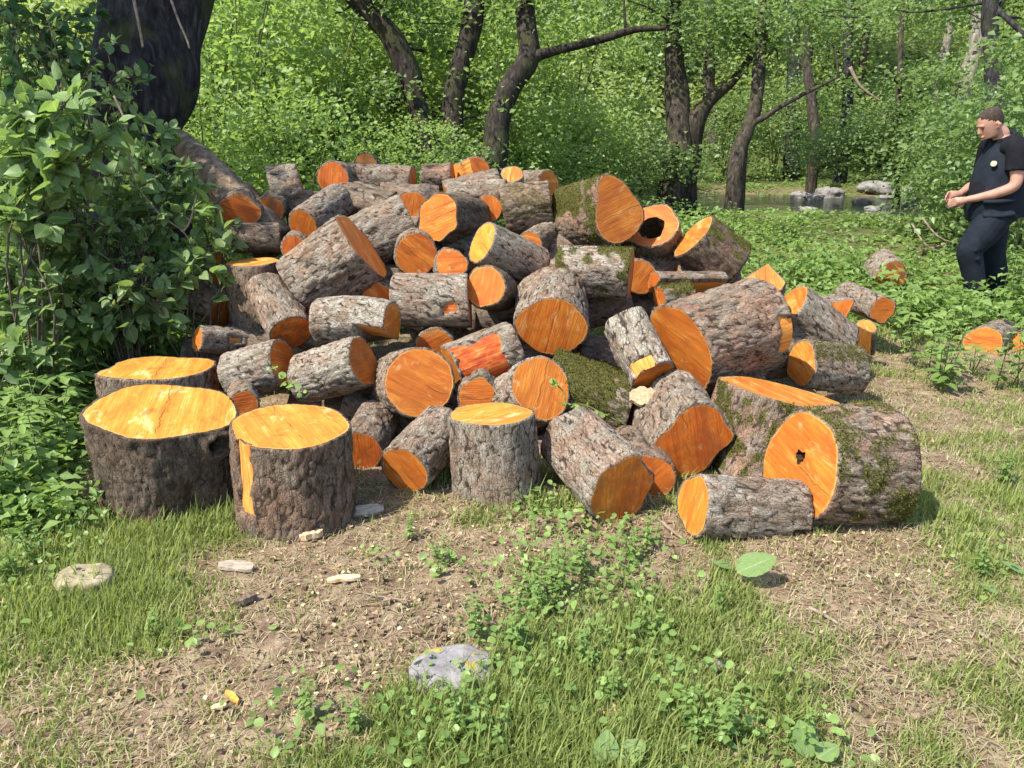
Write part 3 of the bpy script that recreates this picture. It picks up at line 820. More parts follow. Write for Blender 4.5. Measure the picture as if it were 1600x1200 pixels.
lay_log(1592, 542, 22, .9, 1612, 530, 5.6, 'second lone log at the right border', L=.4, yellow=.4)
lay_log(1392, 432, 24, .6, 1375, 412, 7.2, 'weathered grey log end beyond the clearing, no orange left on it', L=.4, yellow=.0, dirt=1.0, pale=.8)

# --- top
lay_log(374, 330, 30, .62, 380, 312, 5.1, 'log with a wide orange face half covered by leaves, top left', L=.42, yellow=.0, dirt=.1, irr=.06, ecc=.1, ecc_th=0)
lay_log(421, 328, 23, .7, 438, 312, 5.25, 'log with a brown shaded face, top left', L=.4, yellow=.0, dirt=.9)
lay_log(360, 372, 23, .25, 438, 371, 4.95, 'dark level log under the leafy orange face', yellow=.0, pale=.4, dirt=.2)
lay_log(474, 352, 27, .8, 530, 312, 4.98, 'grey log rising to the right with an arched face', L=.48, yellow=.15, dirt=.2, pale=.6, lichen=.3)
lay_log(462, 390, 23, .9, 470, 380, 4.82, 'log end under the arched face', L=.4, yellow=.3, pale=.5)
lay_log(472, 290, 33, -.2, 424, 300, 5.5, 'stubby grey log with an orange nick in its bark, top left', pale=.5, rough=1.4, RB=.16)
lay_log(520, 278, 26, .9, 548, 282, 5.5, 'log with a shaded round face on the upper left rim', L=.46, yellow=.0, dirt=.2, pale=.4)
lay_log(645, 282, 23, .12, 548, 278, 5.75, 'long grey log along the upper rim', yellow=.05, pale=.5, RB=.12)
lay_log(572, 256, 18, .6, 585, 268, 6.1, 'log tip rising behind the long grey log', L=.36, yellow=.2)
lay_log(660, 280, 22, -.1, 708, 275, 6.0, 'short brown ragged log on the rim below the forked tree', pale=.1, red=.6, rough=1.6)
lay_log(746, 266, 22, .4, 712, 280, 5.9, 'brown log with a sharp red-orange corner on the rim', L=.36, yellow=.0, pale=.2, red=.6, flats=[(80, .4, 0, 1)])
lay_log(800, 272, 18, .3, 802, 302, 5.8, 'stub of grey smooth branch upright on the rim', L=.2, yellow=.3, pale=1.0, rough=.3)
lay_log(858, 288, 22, -.1, 816, 290, 5.95, 'brown log behind the upright grey stub', L=.3, pale=.2, red=.5)
lay_log(702, 305, 22, -.1, 792, 302, 5.35, 'long pale log lying level under the rim', pale=.65, lichen=.2, rough=.9)
lay_log(790, 330, 42, -.1, 862, 318, 5.2, 'dark furrowed log with mossy underside, top middle', pale=.15, red=.3, moss=.35, rough=1.5, RB=.15)
lay_log(828, 382, 22, .6, 862, 362, 4.85, 'log with an orange crescent behind the smooth grey log', L=.42, yellow=.15, pale=.7, lichen=.4)
lay_log(764, 326, 22, .6, 775, 316, 5.1, 'log end below the dark furrowed log', L=.36, yellow=.2)
lay_log(352, 486, 31, .28, 285, 452, 4.75, 'dark mossy log with a red-brown end, left foot of the pile', yellow=.0, dirt=.7, pale=.3, moss=.3, red=.25)
lay_log(340, 420, 30, .1, 300, 424, 5.1, 'shaded log under the shrub at the left foot', pale=.25, moss=.3, red=.2)
lay_log(590, 466, 26, .7, 598, 452, 4.5, 'log end under the slanting thick log', L=.36, yellow=.05)
lay_log(705, 412, 27, .3, 690, 440, 4.6, 'grey wedge of bark between two orange faces', L=.3, yellow=.1, pale=.5, lichen=.3)
lay_log(470, 410, 18, .5, 452, 425, 4.8, 'small log behind the clean oval top', L=.3, yellow=.3)

# --- logs glimpsed in the gaps
FILL = [(1012, 468, 4.95), (575, 322, 5.55), (700, 392, 5.05), (640, 318, 5.6), (1075, 400, 5.3), (560, 500, 4.75), (640, 450, 4.95), (700, 500, 4.75), (800, 490, 4.7), (930, 480, 4.75), (960, 560, 4.45), (920, 620, 4.4), (720, 640, 4.15), (600, 650, 4.15), (520, 640, 4.3), (430, 480, 4.8),
        (1100, 500, 4.75), (1130, 590, 4.45), (1180, 560, 4.5), (1010, 690, 4.05), (830, 720, 3.9), (540, 400, 5.2), (620, 370, 5.35), (760, 400, 5.1), (830, 420, 5.0), (900, 400, 5.15), (960, 390, 5.25), (1040, 410, 5.2), (1100, 440, 5.15),
        (440, 560, 4.65), (860, 560, 4.6), (350, 560, 4.7), (740, 300, 5.75), (500, 330, 5.55), (1150, 500, 4.9), (860, 340, 5.5), (1240, 540, 4.75)]
for k, (u, v, d) in enumerate(FILL):
    an = RNG.uniform(-.5, .5); c = at(u, v, d)
    dr = np.array([math.cos(an), math.sin(an) * .6, RNG.uniform(-.25, .25)]); dr /= np.linalg.norm(dr)
    build_log(c + dr * .21, c - dr * .21, RNG.uniform(.12, .16), 'shaded log deep in a gap between the other logs', pale=.3, yellow=.1, res=.022,
              group='shaded logs deep in the gaps of the pile')
# ------------------------------------------------------------------ foliage helpers
def unit(v):
    return v / (np.linalg.norm(v, axis=-1, keepdims=True) + 1e-9)

def leaf_frames(n, rg, flat=.55, droop=.25, face=None):
    """random leaf directions: along (towards the tip), normal"""
    az = rg.uniform(0, 2 * np.pi, n)
    al = np.stack([np.cos(az), np.sin(az), rg.normal(-droop, .35, n)], 1)
    al = unit(al)
    nr = unit(np.stack([rg.normal(0, flat, n), rg.normal(0, flat, n), np.ones(n)], 1))
    nr = unit(nr - al * (nr * al).sum(1)[:, None])
    return al, nr

def leaves(mb, pos, size, rg, shape='diamond', width=.36, flat=.55, droop=.25, tint=None, al=None, nr=None, fold=.12, curl=.12):
    n = len(pos)
    if n == 0: return
    size = np.broadcast_to(np.asarray(size, float), (n,))
    if al is None: al, nr = leaf_frames(n, rg, flat, droop)
    sd = np.cross(al, nr)
    tint = rg.beta(2, 2.2, n) if tint is None else tint
    if shape == 'diamond':
        T = np.array([[0, 0, 0], [-width, .45, fold], [0, 1, -curl], [width, .45, fold]])
        tri = np.array([[0, 3, 2], [0, 2, 1]]); quad = None; side = np.array([0, 1, 0, 1]); along = T[:, 1]
    elif shape == 'round':
        T = np.array([[0, 0, 0], [-.34, .12, .05], [-.46, .5, .07], [-.26, .88, .02], [0, .96, -.02], [.26, .88, .02], [.46, .5, .07], [.34, .12, .05]])
        tri = np.array([[0, 4, 3], [0, 3, 2], [0, 2, 1], [0, 5, 4], [0, 6, 5], [0, 7, 6]]); quad = None; side = np.array([0, 1, 1, 1, 0, 1, 1, 1]); along = T[:, 1]
    else:
        rows = [(.22, .78 * width), (.48, width), (.74, .66 * width)]
        T = [[0, 0, 0]]
        for y, w in rows: T += [[-w, y, fold * w * 2.4 - curl * y * y], [0, y, -curl * y * y], [w, y, fold * w * 2.4 - curl * y * y]]
        T = np.array(T + [[0, 1, -curl * 1.15]])
        tri = np.array([[0, 2, 1], [0, 3, 2], [10, 7, 8], [10, 8, 9]])
        quad = np.array([[1, 2, 5, 4], [2, 3, 6, 5], [4, 5, 8, 7], [5, 6, 9, 8]])
        side = np.array([0, 1, 0, 1, 1, 0, 1, 1, 0, 1, 0]); along = T[:, 1]
    k = len(T)
    V = pos[:, None] + size[:, None, None] * (T[None, :, 0:1] * sd[:, None] + T[None, :, 1:2] * al[:, None] + T[None, :, 2:3] * nr[:, None])
    off = (np.arange(n) * k)[:, None, None]
    C = np.stack([np.repeat(tint[:, None], k, 1), np.tile(side, (n, 1)), np.tile(along, (n, 1))], -1).reshape(-1, 3)
    mb.add(V.reshape(-1, 3), None if quad is None else (quad[None] + off).reshape(-1, 4), (tri[None] + off).reshape(-1, 3), C)

def clumps(rg, n, centre, radii, per=40, spread=.22, shell=.0):
    """leaf positions gathered in clumps inside an ellipsoid"""
    c = unit(rg.normal(size=(n, 3))) * (rg.uniform(shell, 1, n) ** (1 / 2.2))[:, None] * np.array(radii) + np.array(centre)
    p = np.repeat(c, per, 0) + rg.normal(size=(n * per, 3)) * spread * np.array([1, 1, .55])
    tn = np.repeat(rg.beta(2, 2, n), per) * .6 + rg.beta(2, 2, n * per) * .4
    return p, tn, c

def gz(x, y):
    return float(np.ravel(height(x, y))[0])

# ------------------------------------------------------------------ trees
M['trunk_shaded'] = mat_trunk('shaded_trunk', (.010, .008, .007), (.034, .028, .023), (.085, .07, .056), .3)  # darker copy of the trunk bark: the stems' shade put into its colour
def tree(label, stems, d, leafmat, crown=(), bark='trunk', size=.09, base=None, group=None, lean=0.0, name='tree', seed=1, nlimb=6, shape='diamond'):
    """stems: lists of (u, v, radius in px, depth change) read off the photo; crown: (u, v, depth, rx, ry, rz, clumps) ellipsoids in metres"""
    rg = np.random.default_rng(seed)
    p0 = at(*(base or stems[0][0][:2]), d)
    root = thing(name, label, 'tree', (p0[0], p0[1], gz(p0[0], p0[1])), 0, group)
    O = np.array(root.location)
    ends = []
    for k, st in enumerate(stems):
        pts = np.array([np.append(at(u, v, d + dd), r * d / FPX) for u, v, r, dd in st])
        if pts[0, 2] - gz(pts[0, 0], pts[0, 1]) > 0 and k < (len(stems) if base is None else 0) and st[0][1] > 150:
            g = pts[0].copy(); g[2] = gz(g[0], g[1]) - .15; g[3] *= 1.25
            if pts[0, 2] - g[2] > .2: pts = np.concatenate([[g], pts])
        sp = spline(pts, max(16, 8 * len(pts)))
        sp[:, :3] += .25 * sp[:, 3:4] * np.stack([noise3(sp[:, :3] * 1.7, seed + k), noise3(sp[:, :3] * 1.7, seed + k + 9), np.zeros(len(sp))], 1)
        m = MB(); m.tube(sp[:, :3] - O, np.maximum(sp[:, 3], .006), 14, rough=.16, seed=seed + k)
        big = pts[:, 3].max() > .05
        obj('trunk' if big else 'limb', m.mesh('trunk'), M[bark], root)
        ends.append(sp)
    if crown:
        mb = MB(); tw = MB()
        for (u, v, dd, rx, ry, rz, n) in crown:
            c = at(u, v, dd)
            P, T, C = clumps(rg, n, c, (rx, ry, rz), 34, .20 * max(.6, size / .09))
            leaves(mb, P - O, size * rg.uniform(.6, 1.15, len(P)), rg, shape, tint=T, flat=.6)
            near = np.concatenate([e[:, :3] for e in ends])
            for q in C[::max(1, len(C) // nlimb)]:
                j = np.argmin(((near - q) ** 2).sum(1) + 2 * np.maximum(0, near[:, 2] - q[2]))
                a = near[j]; mid = (a + q) / 2 + rg.normal(size=3) * .12
                tw.tube(spline([a - O, mid - O, q - O], 8), np.linspace(.022, .006, 8), 5)
        obj('crown', mb.mesh('crown'), M[leafmat], root)
        if tw.n: 
            b = obj('branches', tw.mesh('branches'), M[bark], root); b['kind'] = 'stuff'
    return root

tree('forked tree of three dark stems rising right behind the log pile',
     [[(692, 320, 21, 0), (668, 235, 16, 0), (652, 165, 16, 0), (640, 112, 19, 0), (612, 62, 18, -.1), (570, 15, 14, -.2), (520, -45, 12, -.4)],
      [(708, 320, 22, .15), (706, 240, 18, .15), (708, 160, 17, .2), (724, 88, 17, .2), (740, 10, 16, .2), (748, -80, 13, .2)],
      [(752, 315, 25, -.1), (772, 225, 20, -.1), (797, 140, 18, -.1), (824, 92, 17, -.1), (822, 40, 16, 0), (815, -60, 14, .1)],
      [(824, 92, 10, -.1), (868, 79, 7, -.2), (930, 64, 6, -.4), (990, 47, 5, -.6), (1040, 44, 3, -.7)]],
     10.8, 'leaf_tree', [(640, -10, 10.9, 1.2, .6, .6, 34), (560, -40, 10.6, 1.4, .7, .6, 34), (690, 60, 11.3, .5, .3, .5, 14), (790, -20, 11.2, .7, .4, .4, 14), (690, 262, 10.3, .7, .35, .34, 28), (745, 170, 11.4, .3, .3, .5, 6), (860, -40, 10.4, 1.4, .8, .6, 30),
                         (610, 140, 10.6, .5, .4, .4, 8)], seed=5, bark='trunk_shaded', size=.095, nlimb=4)
tree('thick tree with a crooked bough and a bushy base on the near bank',
     [[(1048, 305, 24, 0), (1062, 225, 20, 0), (1060, 150, 19, 0), (1055, 90, 14, 0), (1050, 0, 12, 0), (1044, -70, 10, 0)],
      [(1075, 255, 17, .2), (1086, 195, 17, 0), (1110, 158, 10, -.1), (1145, 128, 7, -.2), (1178, 82, 5, -.4), (1195, 50, 3, -.5)],
      [(1060, 195, 10, .1), (1080, 190, 13, .1), (1098, 175, 11, -.1)]],
     13.2, 'leaf_tree', [(1040, 10, 12.6, 1.8, .9, .7, 52), (1035, 255, 12.8, .55, .4, .42, 24), (1150, 20, 12.6, 1.4, .8, .7, 40), (960, -30, 13, 1.5, .8, .5, 30)], seed=15, size=.10, nlimb=5)
tree('leaning grey sapling forked beside the stream',
     [[(1148, 300, 13, 0), (1152, 240, 12, 0), (1166, 205, 11, 0), (1180, 160, 10, 0), (1186, 100, 10, 0), (1190, 20, 9, 0), (1196, -60, 7, 0)],
      [(1166, 215, 6, 0), (1200, 180, 4, -.1), (1250, 150, 3, -.2), (1310, 120, 2, -.3)]],
     12.2, 'leaf_tree', [(1240, 30, 12, 1.5, .8, .6, 44), (1180, 100, 12.4, .6, .5, .4, 10)], bark='trunk', seed=25, size=.10, nlimb=4)
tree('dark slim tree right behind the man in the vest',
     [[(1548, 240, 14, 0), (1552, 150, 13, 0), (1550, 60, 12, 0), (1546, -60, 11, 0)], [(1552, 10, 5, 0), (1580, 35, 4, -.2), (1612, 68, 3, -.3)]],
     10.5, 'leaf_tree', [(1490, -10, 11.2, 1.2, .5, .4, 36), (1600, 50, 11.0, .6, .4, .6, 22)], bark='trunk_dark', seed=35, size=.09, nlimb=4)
tree('pale leaning trunk left of the dark slim tree', [[(1490, 220, 15, 0), (1505, 140, 14, 0), (1520, 80, 12, 0), (1538, -50, 10, 0)]], 13.5, 'leaf_tree',
     [(1440, 0, 14.4, 1.4, .6, .6, 34)], bark='trunk_pale', seed=45, size=.10, nlimb=3)
tree('thin pole tree leaning right, third trunk from the man', [[(1455, 190, 7, 0), (1468, 120, 7, 0), (1482, 50, 6, 0), (1496, -50, 5, 0)]], 17, 'leaf_tree', [(1420, -10, 18, 1.8, .7, .7, 36)], bark='trunk_pale', seed=55, size=.12, nlimb=3)
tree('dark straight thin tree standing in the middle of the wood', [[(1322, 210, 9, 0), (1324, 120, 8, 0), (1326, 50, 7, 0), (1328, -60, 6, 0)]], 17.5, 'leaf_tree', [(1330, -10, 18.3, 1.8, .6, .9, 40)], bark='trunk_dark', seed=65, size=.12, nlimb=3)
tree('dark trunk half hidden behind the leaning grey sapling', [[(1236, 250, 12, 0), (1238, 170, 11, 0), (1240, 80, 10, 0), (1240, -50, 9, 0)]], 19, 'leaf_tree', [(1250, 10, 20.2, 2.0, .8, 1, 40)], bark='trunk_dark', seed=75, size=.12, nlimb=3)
tree('dim trunk between the bushy based tree and the grey sapling', [[(1112, 230, 10, 0), (1110, 150, 10, 0), (1108, 60, 9, 0), (1106, -50, 8, 0)]], 21, 'leaf_tree', [(1100, 60, 20.5, 2.0, 1, 1, 40)], bark='trunk', seed=85, size=.13, nlimb=3)
tree('slender tree leaning left in the shade of the wood', [[(1276, 230, 8, 0), (1268, 160, 8, 0), (1262, 100, 7, 0), (1250, -40, 6, 0)]], 16, 'leaf_tree', [(1300, 150, 16.6, .9, .4, .5, 14), (1380, 20, 16.2, 1.5, .7, .7, 34)], bark='trunk', seed=95, size=.11, nlimb=3)
tree('young tree with layered boughs over the stream', [[(1402, 300, 5, 0), (1400, 200, 5, 0), (1406, 110, 4, 0), (1410, -20, 4, 0)]], 13.5, 'leaf_tree',
     [(1420, 190, 13.2, 1.0, .7, .3, 30), (1340, 215, 13.4, 1.0, .7, .25, 26), (1450, 130, 13.2, .9, .6, .25, 24), (1400, 250, 13, .9, .6, .25, 24), (1300, 240, 13.4, .8, .6, .25, 16)], bark='trunk', seed=105, size=.10, nlimb=6)

rg = np.random.default_rng(97)

# the great dark tree on the left
def big_tree():
    rg = np.random.default_rng(77)
    d = 5.9
    p = at(225, 450, d)
    root = thing('tree', 'huge dark trunk in the upper left corner, with a brown root running to the pile', 'tree', (p[0], p[1], gz(p[0], p[1])))
    O = np.array(root.location)
    pts = np.array([np.append(at(u, v, d), r * d / FPX) for u, v, r in [(215, 560, 112), (215, 470, 88), (218, 330, 70), (216, 250, 62), (212, 190, 66), (224, 130, 76), (232, 60, 74), (246, -20, 82), (262, -140, 84), (250, -420, 70), (180, -900, 50)]])
    sp = spline(pts, 70); m = MB(); m.tube(sp[:, :3] - O, sp[:, 3], 40, rough=.20, seed=4)
    obj('trunk', m.mesh('trunk'), M['trunk_dark'], root)  # trunk's shade put into its near-black bark; the root has the lit tone
    rt = np.array([np.append(at(u, v, dd), r * dd / FPX) for u, v, r, dd in [(236, 160, 12, 6.0), (270, 208, 15, 5.82), (306, 246, 22, 5.6), (348, 288, 28, 5.45), (392, 335, 34, 5.35), (430, 385, 36, 5.3)]])
    sp = spline(rt, 40); m = MB(); m.tube(sp[:, :3] - O, sp[:, 3], 24, rough=.28, seed=9)
    obj('root', m.mesh('root'), M['root'], root)
    mb = MB(); tw = MB()
    for c, r, n in [((-5.6, 4.6, 5.2), (1.7, 1.7, 1.0), 130), ((-3.6, 6.6, 5.6), (2.2, 1.6, 1.2), 110), ((-5.6, 6.2, 4.8), (1.6, 1.6, 1.3), 90), ((-4.6, 5.2, 5.8), (1.0, 1.0, .7), 40)]:
        P, T, C = clumps(rg, n, c, r, 44, .24)
        leaves(mb, P - O, rg.uniform(.08, .14, len(P)), rg, tint=T)
        a = sp[-1, :3] * 0 + np.append(at(250, -420, d)[:2], at(250, -420, d)[2])
        tw.tube(spline([a - O, (a + np.array(c)) / 2 - O + [0, 0, .2], np.array(c) - O], 10), np.linspace(.16, .03, 10), 8)
    obj('crown', mb.mesh('crown'), M['leaf_dark'], root)  # crown out of view, placed and filled out to shade the left shrubs
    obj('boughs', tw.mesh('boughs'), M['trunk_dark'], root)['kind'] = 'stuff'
big_tree()

# ------------------------------------------------------------------ bushes of the sunny bank, far hillside
def bush_meshes(seed, size=.10):
    rg = np.random.default_rng(seed)
    mb = MB(); st = MB()
    for k in range(7):
        a = rg.uniform(0, 6.28); r = rg.uniform(.3, .9); h = rg.uniform(1.3, 2.6)
        e = np.array([r * math.cos(a), r * math.sin(a), h])
        st.tube(spline([[0, 0, -.15], e * [.35, .35, .5], e], 10), np.linspace(.028, .006, 10), 6)
    c = []
    for k in range(95):
        a = rg.uniform(0, 6.28); z = rg.uniform(.15, 2.5); rr = 1.15 * math.sqrt(max(.05, 1 - ((z - 1.0) / 1.75) ** 2)) * rg.uniform(.55, 1.05)
        c.append([rr * math.cos(a), rr * math.sin(a), z])
    c = np.array(c)
    P = np.repeat(c, 34, 0) + rg.normal(size=(95 * 34, 3)) * [.20, .20, .13]
    T = np.repeat(rg.beta(2, 2, 95), 34) * .6 + rg.beta(2, 2, 95 * 34) * .4
    leaves(mb, P, size * rg.uniform(.6, 1.2, len(P)), rg, tint=T, flat=.65, droop=.3)
    return mb.mesh('foliage'), st.mesh('stems')
BUSH = [bush_meshes(s) for s in (301, 302, 303)]
rg = np.random.default_rng(12)
spots = []
for k in range(60):
    yy = rg.uniform(11.2, 18.5); xx = rg.uniform(-.40, .10) * yy + .0
    if all((xx - a) ** 2 + (yy - b) ** 2 > 1.1 ** 2 for a, b, *_ in spots): spots.append((xx, yy, rg.uniform(.8, 1.25)))
spots = spots[:26] + [(-3.6, 9.3, .8), (-2.5, 9.6, .75), (-4.6, 8.7, .9), (-1.2, 10.6, .6), (-5.6, 8.2, 1.0), (.9, 12.4, .55)]
def place_bush(x, y, s, label, group, mats=('leaf_bank', 'stem'), k=0):
    b = BUSH[k % 3]
    r = thing('bush', label, 'bush', (x, y, gz(x, y)), rg.uniform(0, 6.28), group)
    r.scale = (s, s, s * rg.uniform(.85, 1.1))
    for nm, me, mt in (('foliage', b[0], mats[0]), ('stems', b[1], mats[1])):
        o = bpy.data.objects.new(nm, me); COL.objects.link(o); o.parent = r
        if not me.materials: me.materials.append(M[mt])
        if me.materials[0] != M[mt]:
            o.material_slots[0].link = 'OBJECT'; o.material_slots[0].material = M[mt]
        if nm == 'stems': o['kind'] = 'stuff'
for k, (x, y, s) in enumerate(spots):
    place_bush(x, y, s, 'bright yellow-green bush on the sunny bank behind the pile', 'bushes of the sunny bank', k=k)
BANKB = [(1495, 330, 9.6, .62), (1510, 330, 9.2, .6), (1600, 330, 8.6, .9), (1390, 260, 20.5, .9), (1290, 260, 20.5, 1.0), (1210, 265, 19.0, .9), (1520, 290, 12.5, .85), (1480, 280, 17, 1.0), (1570, 280, 14, 1.1), (1130, 275, 18.5, .8), (1640, 250, 16, 1.3), (1000, 290, 17, .6)]
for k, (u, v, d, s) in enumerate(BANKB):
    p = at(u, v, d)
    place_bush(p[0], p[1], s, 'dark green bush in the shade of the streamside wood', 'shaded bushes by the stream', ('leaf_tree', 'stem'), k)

rg = np.random.default_rng(5)
mb = MB()
nd = 2100
dy = rg.uniform(14, 46, nd); dx = rg.uniform(-.80, .80, nd) * dy
keep = (dy - (10.5 + 11 * smooth(-1.5, 5, dx)) > .8)
dx, dy = dx[keep], dy[keep]; nd = len(dx)
dr = rg.uniform(.5, 1.25, nd) * (.7 + dy / 60); dz = height(dx, dy)
per = 100
dirs = unit(rg.normal(size=(nd * per, 3)) * [1, 1, .9] + [0, 0, .35])
P = np.repeat(np.stack([dx, dy, dz + dr * .35], 1), per, 0) + dirs * np.repeat(dr, per)[:, None] * rg.uniform(.55, 1.1, nd * per)[:, None]
T = np.repeat(rg.beta(1.6, 1.8, nd), per) * .65 + rg.beta(2, 2, nd * per) * .35
leaves(mb, P, rg.uniform(.10, .20, nd * per) * np.repeat(.75 + dy / 70, per), rg, tint=T, flat=.7)
tag(obj('hillside_foliage', mb.mesh('hillside_foliage'), M['leaf_far']), kind='stuff')

# far slim trunks on the hillside, and tall far crowns closing the sky
rg = np.random.default_rng(41)
fm = []
for k in range(3):
    mb = MB(); st = MB()
    P, T, C = clumps(rg, 95, (0, 0, 6.2), (2.0, 2.0, 3.0), 30, .34)
    leaves(mb, P, rg.uniform(.13, .24, len(P)), rg, tint=T)
    st.tube(spline([[0, 0, -.3], [.1, 0, 3], [-.05, .1, 6], [.1, 0, 8.4]], 16), np.linspace(.15, .04, 16), 8, rough=.1)
    for q in C[::9]: st.tube([[0, 0, max(2.2, q[2] - 1.4)], (q + [0, 0, max(2.2, q[2] - 1.4)]) / 2, q], [.04, .025, .01], 5)
    fm.append((mb.mesh('crown'), st.mesh('trunk')))
n = 0
while n < 54:
    y = rg.uniform(24, 44); x = (rg.uniform(.22, .85) if n < 34 else rg.uniform(-.5, .22)) * y
    t = thing('tree', 'slim forest tree up on the wooded hillside', 'tree', (x, y, gz(x, y) - .1), rg.uniform(0, 6.28), 'trees of the wooded hillside')
    s = rg.uniform(.8, 1.25); t.scale = (s, s, s)
    obj('crown', fm[n % 3][0], M['leaf_far'], t); obj('trunk', fm[n % 3][1], M['trunk'], t)
    n += 1
# ------------------------------------------------------------------ shrubs at the left
def shrub(label, base, blobs, leafmat, size, seed, shape='ovate', width=.33, name='shrub', twigs=True, group=None):
    rg = np.random.default_rng(seed)
    b = at(*base); g = np.array([b[0], b[1], gz(b[0], b[1])])
    root = thing(name, label, 'shrub', tuple(g), 0, group)
    mb = MB(); st = MB()
    for (u, v, d, r, n) in blobs:
        c = at(u, v, d)
        s = spline([g * 0 + [0, 0, -.03], (c - g) * [.25, .25, .5] + rg.normal(size=3) * .08, (c - g) * [.7, .7, .85], c - g], 14)
        st.tube(s, np.linspace(.007, .003, 14), 5)
        nt = max(3, n // 9)
        for k in range(nt):                                   # twigs carrying leaves in two rows
            e = c - g + unit(rg.normal(size=3)) * r * rg.uniform(.5, 1.0) * [1, 1, .9]
            a = s[rg.integers(7, 14)]
            tw = spline([a, (a + e) / 2 + rg.normal(size=3) * .04 + [0, 0, .03], e], 9)
            st.tube(tw, np.linspace(.004, .0015, 9), 4)
            m = max(4, n // nt)
            tt = rg.uniform(.25, 1.0, m); ix = (tt * 8).astype(int)
            P = tw[ix] + rg.normal(size=(m, 3)) * .008
            dirn = unit(tw[-1] - tw[0])
            al = unit(dirn * .6 + rg.normal(size=(m, 3)) * .75 + [0, -.1, -.15])
            nr = unit(np.stack([rg.normal(-.2, .5, m), rg.normal(-.25, .5, m), np.ones(m)], 1)); nr = unit(nr - al * (nr * al).sum(1)[:, None])
            leaves(mb, P, size * rg.uniform(.55, 1.15, m), rg, shape, width, al=al, nr=nr)
    obj('foliage', mb.mesh('foliage'), M[leafmat], root)
    o = obj('stems', st.mesh('stems'), M['dark_twig'], root); o['kind'] = 'stuff'
    return root
M['dark_twig'] = mat_plain('dark_twig', [(.3, (.03, .025, .018)), (.7, (.11, .085, .06))], 30, .85)
shrub('bright leafy shrub at the left border, its leaves catching the light', (60, 660, 4.2),
      [(90, 165, 4.15, .28, 90), (60, 230, 4.1, .30, 120), (110, 260, 4.15, .26, 90), (20, 300, 4.1, .30, 90), (150, 190, 4.2, .16, 30), (30, 160, 4.2, .24, 50), (60, 340, 4.1, .24, 60)], 'leaf_near', .125, 61, width=.36)
shrub('dark shrub filling the shade below the huge trunk', (170, 560, 4.6),
      [(120, 480, 4.5, .36, 130), (220, 470, 4.5, .3, 90), (40, 480, 4.4, .36, 120), (120, 330, 4.5, .36, 150), (210, 300, 4.7, .38, 120), (280, 330, 4.8, .30, 90), (60, 390, 4.4, .36, 110), (170, 400, 4.5, .34, 110), (250, 400, 4.7, .28, 80), (310, 290, 4.9, .26, 60), (20, 330, 4.4, .3, 80), (220, 240, 4.9, .3, 60), (300, 380, 4.75, .18, 40)], 'leaf_near', .115, 62)
shrub('shrub with scattered leaves hanging in front of the huge trunk', (120, 520, 5.2),
      [(60, 60, 5.2, .5, 130), (30, 140, 5.0, .45, 110), (120, 40, 5.3, .42, 80), (150, 120, 5.2, .35, 50), (180, 215, 5.1, .3, 44), (10, 20, 5.0, .5, 110), (90, 120, 5.3, .4, 70), (200, 110, 5.2, .22, 14)], 'leaf_dark', .10, 63)
shrub('low shrub of drooping leaves touching the left foot of the pile', (300, 520, 4.5),
      [(290, 440, 4.4, .2, 44), (240, 470, 4.3, .22, 50), (345, 385, 4.75, .1, 10), (330, 350, 4.8, .16, 20), (170, 470, 4.7, .24, 60), (370, 340, 4.95, .05, 5), (355, 440, 4.45, .04, 4)], 'leaf_tree', .11, 64)
shrub('deep green undergrowth shrub at the far left edge', (10, 600, 4.3),
      [(20, 420, 4.2, .32, 130), (90, 470, 4.2, .3, 120), (150, 455, 4.4, .26, 90), (-40, 400, 4.3, .4, 130), (190, 500, 4.4, .18, 50), (25, 545, 4.0, .2, 70), (80, 560, 4.05, .2, 70), (-10, 610, 3.8, .2, 60)], 'leaf_tree', .09, 65)

shrub('fine-leaved green shrub threading through the dark one beside the pile', (200, 560, 4.4),
      [(150, 350, 4.35, .3, 160), (240, 340, 4.5, .3, 150), (300, 420, 4.5, .22, 90), (90, 300, 4.2, .28, 120), (200, 440, 4.3, .26, 130), (130, 120, 4.9, .4, 120), (60, 40, 5.0, .4, 120), (270, 270, 4.75, .22, 60)], 'leaf_tree', .06, 66)
shrub('pale climbing vine on the base of the huge trunk', (240, 500, 5.0),
      [(215, 250, 5.05, .24, 90), (250, 215, 5.15, .2, 56), (190, 180, 5.05, .26, 70), (270, 300, 5.0, .2, 50), (180, 90, 5.1, .16, 14), (230, 330, 4.95, .22, 60)], 'leaf_near', .085, 67)

# bare twigs
def twig(label, paths, r0, r1, cat='twig', mat='twig', name='bare_twig'):
    m = MB()
    for p in paths:
        w = np.array([at(*q) for q in p]); m.tube(spline(w, 6 * len(w)), np.linspace(r0, r1, 6 * len(w)), 6)
    tag(obj(name, m.mesh(name), M[mat]), label, cat)
twig('long bare crooked twig hanging below the huge trunk', [[(178, 150, 4.45), (195, 190, 4.45), (204, 250, 4.45), (214, 290, 4.45), (250, 335, 4.5), (286, 362, 4.5), (304, 392, 4.5)], [(286, 362, 4.5), (297, 345, 4.5), (307, 305, 4.5)]], .007, .004)
twig('straight pale twig hanging across the huge trunk', [[(205, -20, 5.2), (213, 20, 5.2), (220, 55, 5.2), (223, 74, 5.2)]], .011, .008)
twig('thin pale twig slanting at the right side of the huge trunk', [[(264, -10, 5.2), (278, 30, 5.2), (292, 62, 5.2), (296, 76, 5.2)]], .009, .006)
twig('dead pale branch caught in the leaves in the middle of the wood', [[(1328, 105, 12), (1342, 132, 12), (1358, 146, 12), (1376, 158, 12)]], .03, .012)
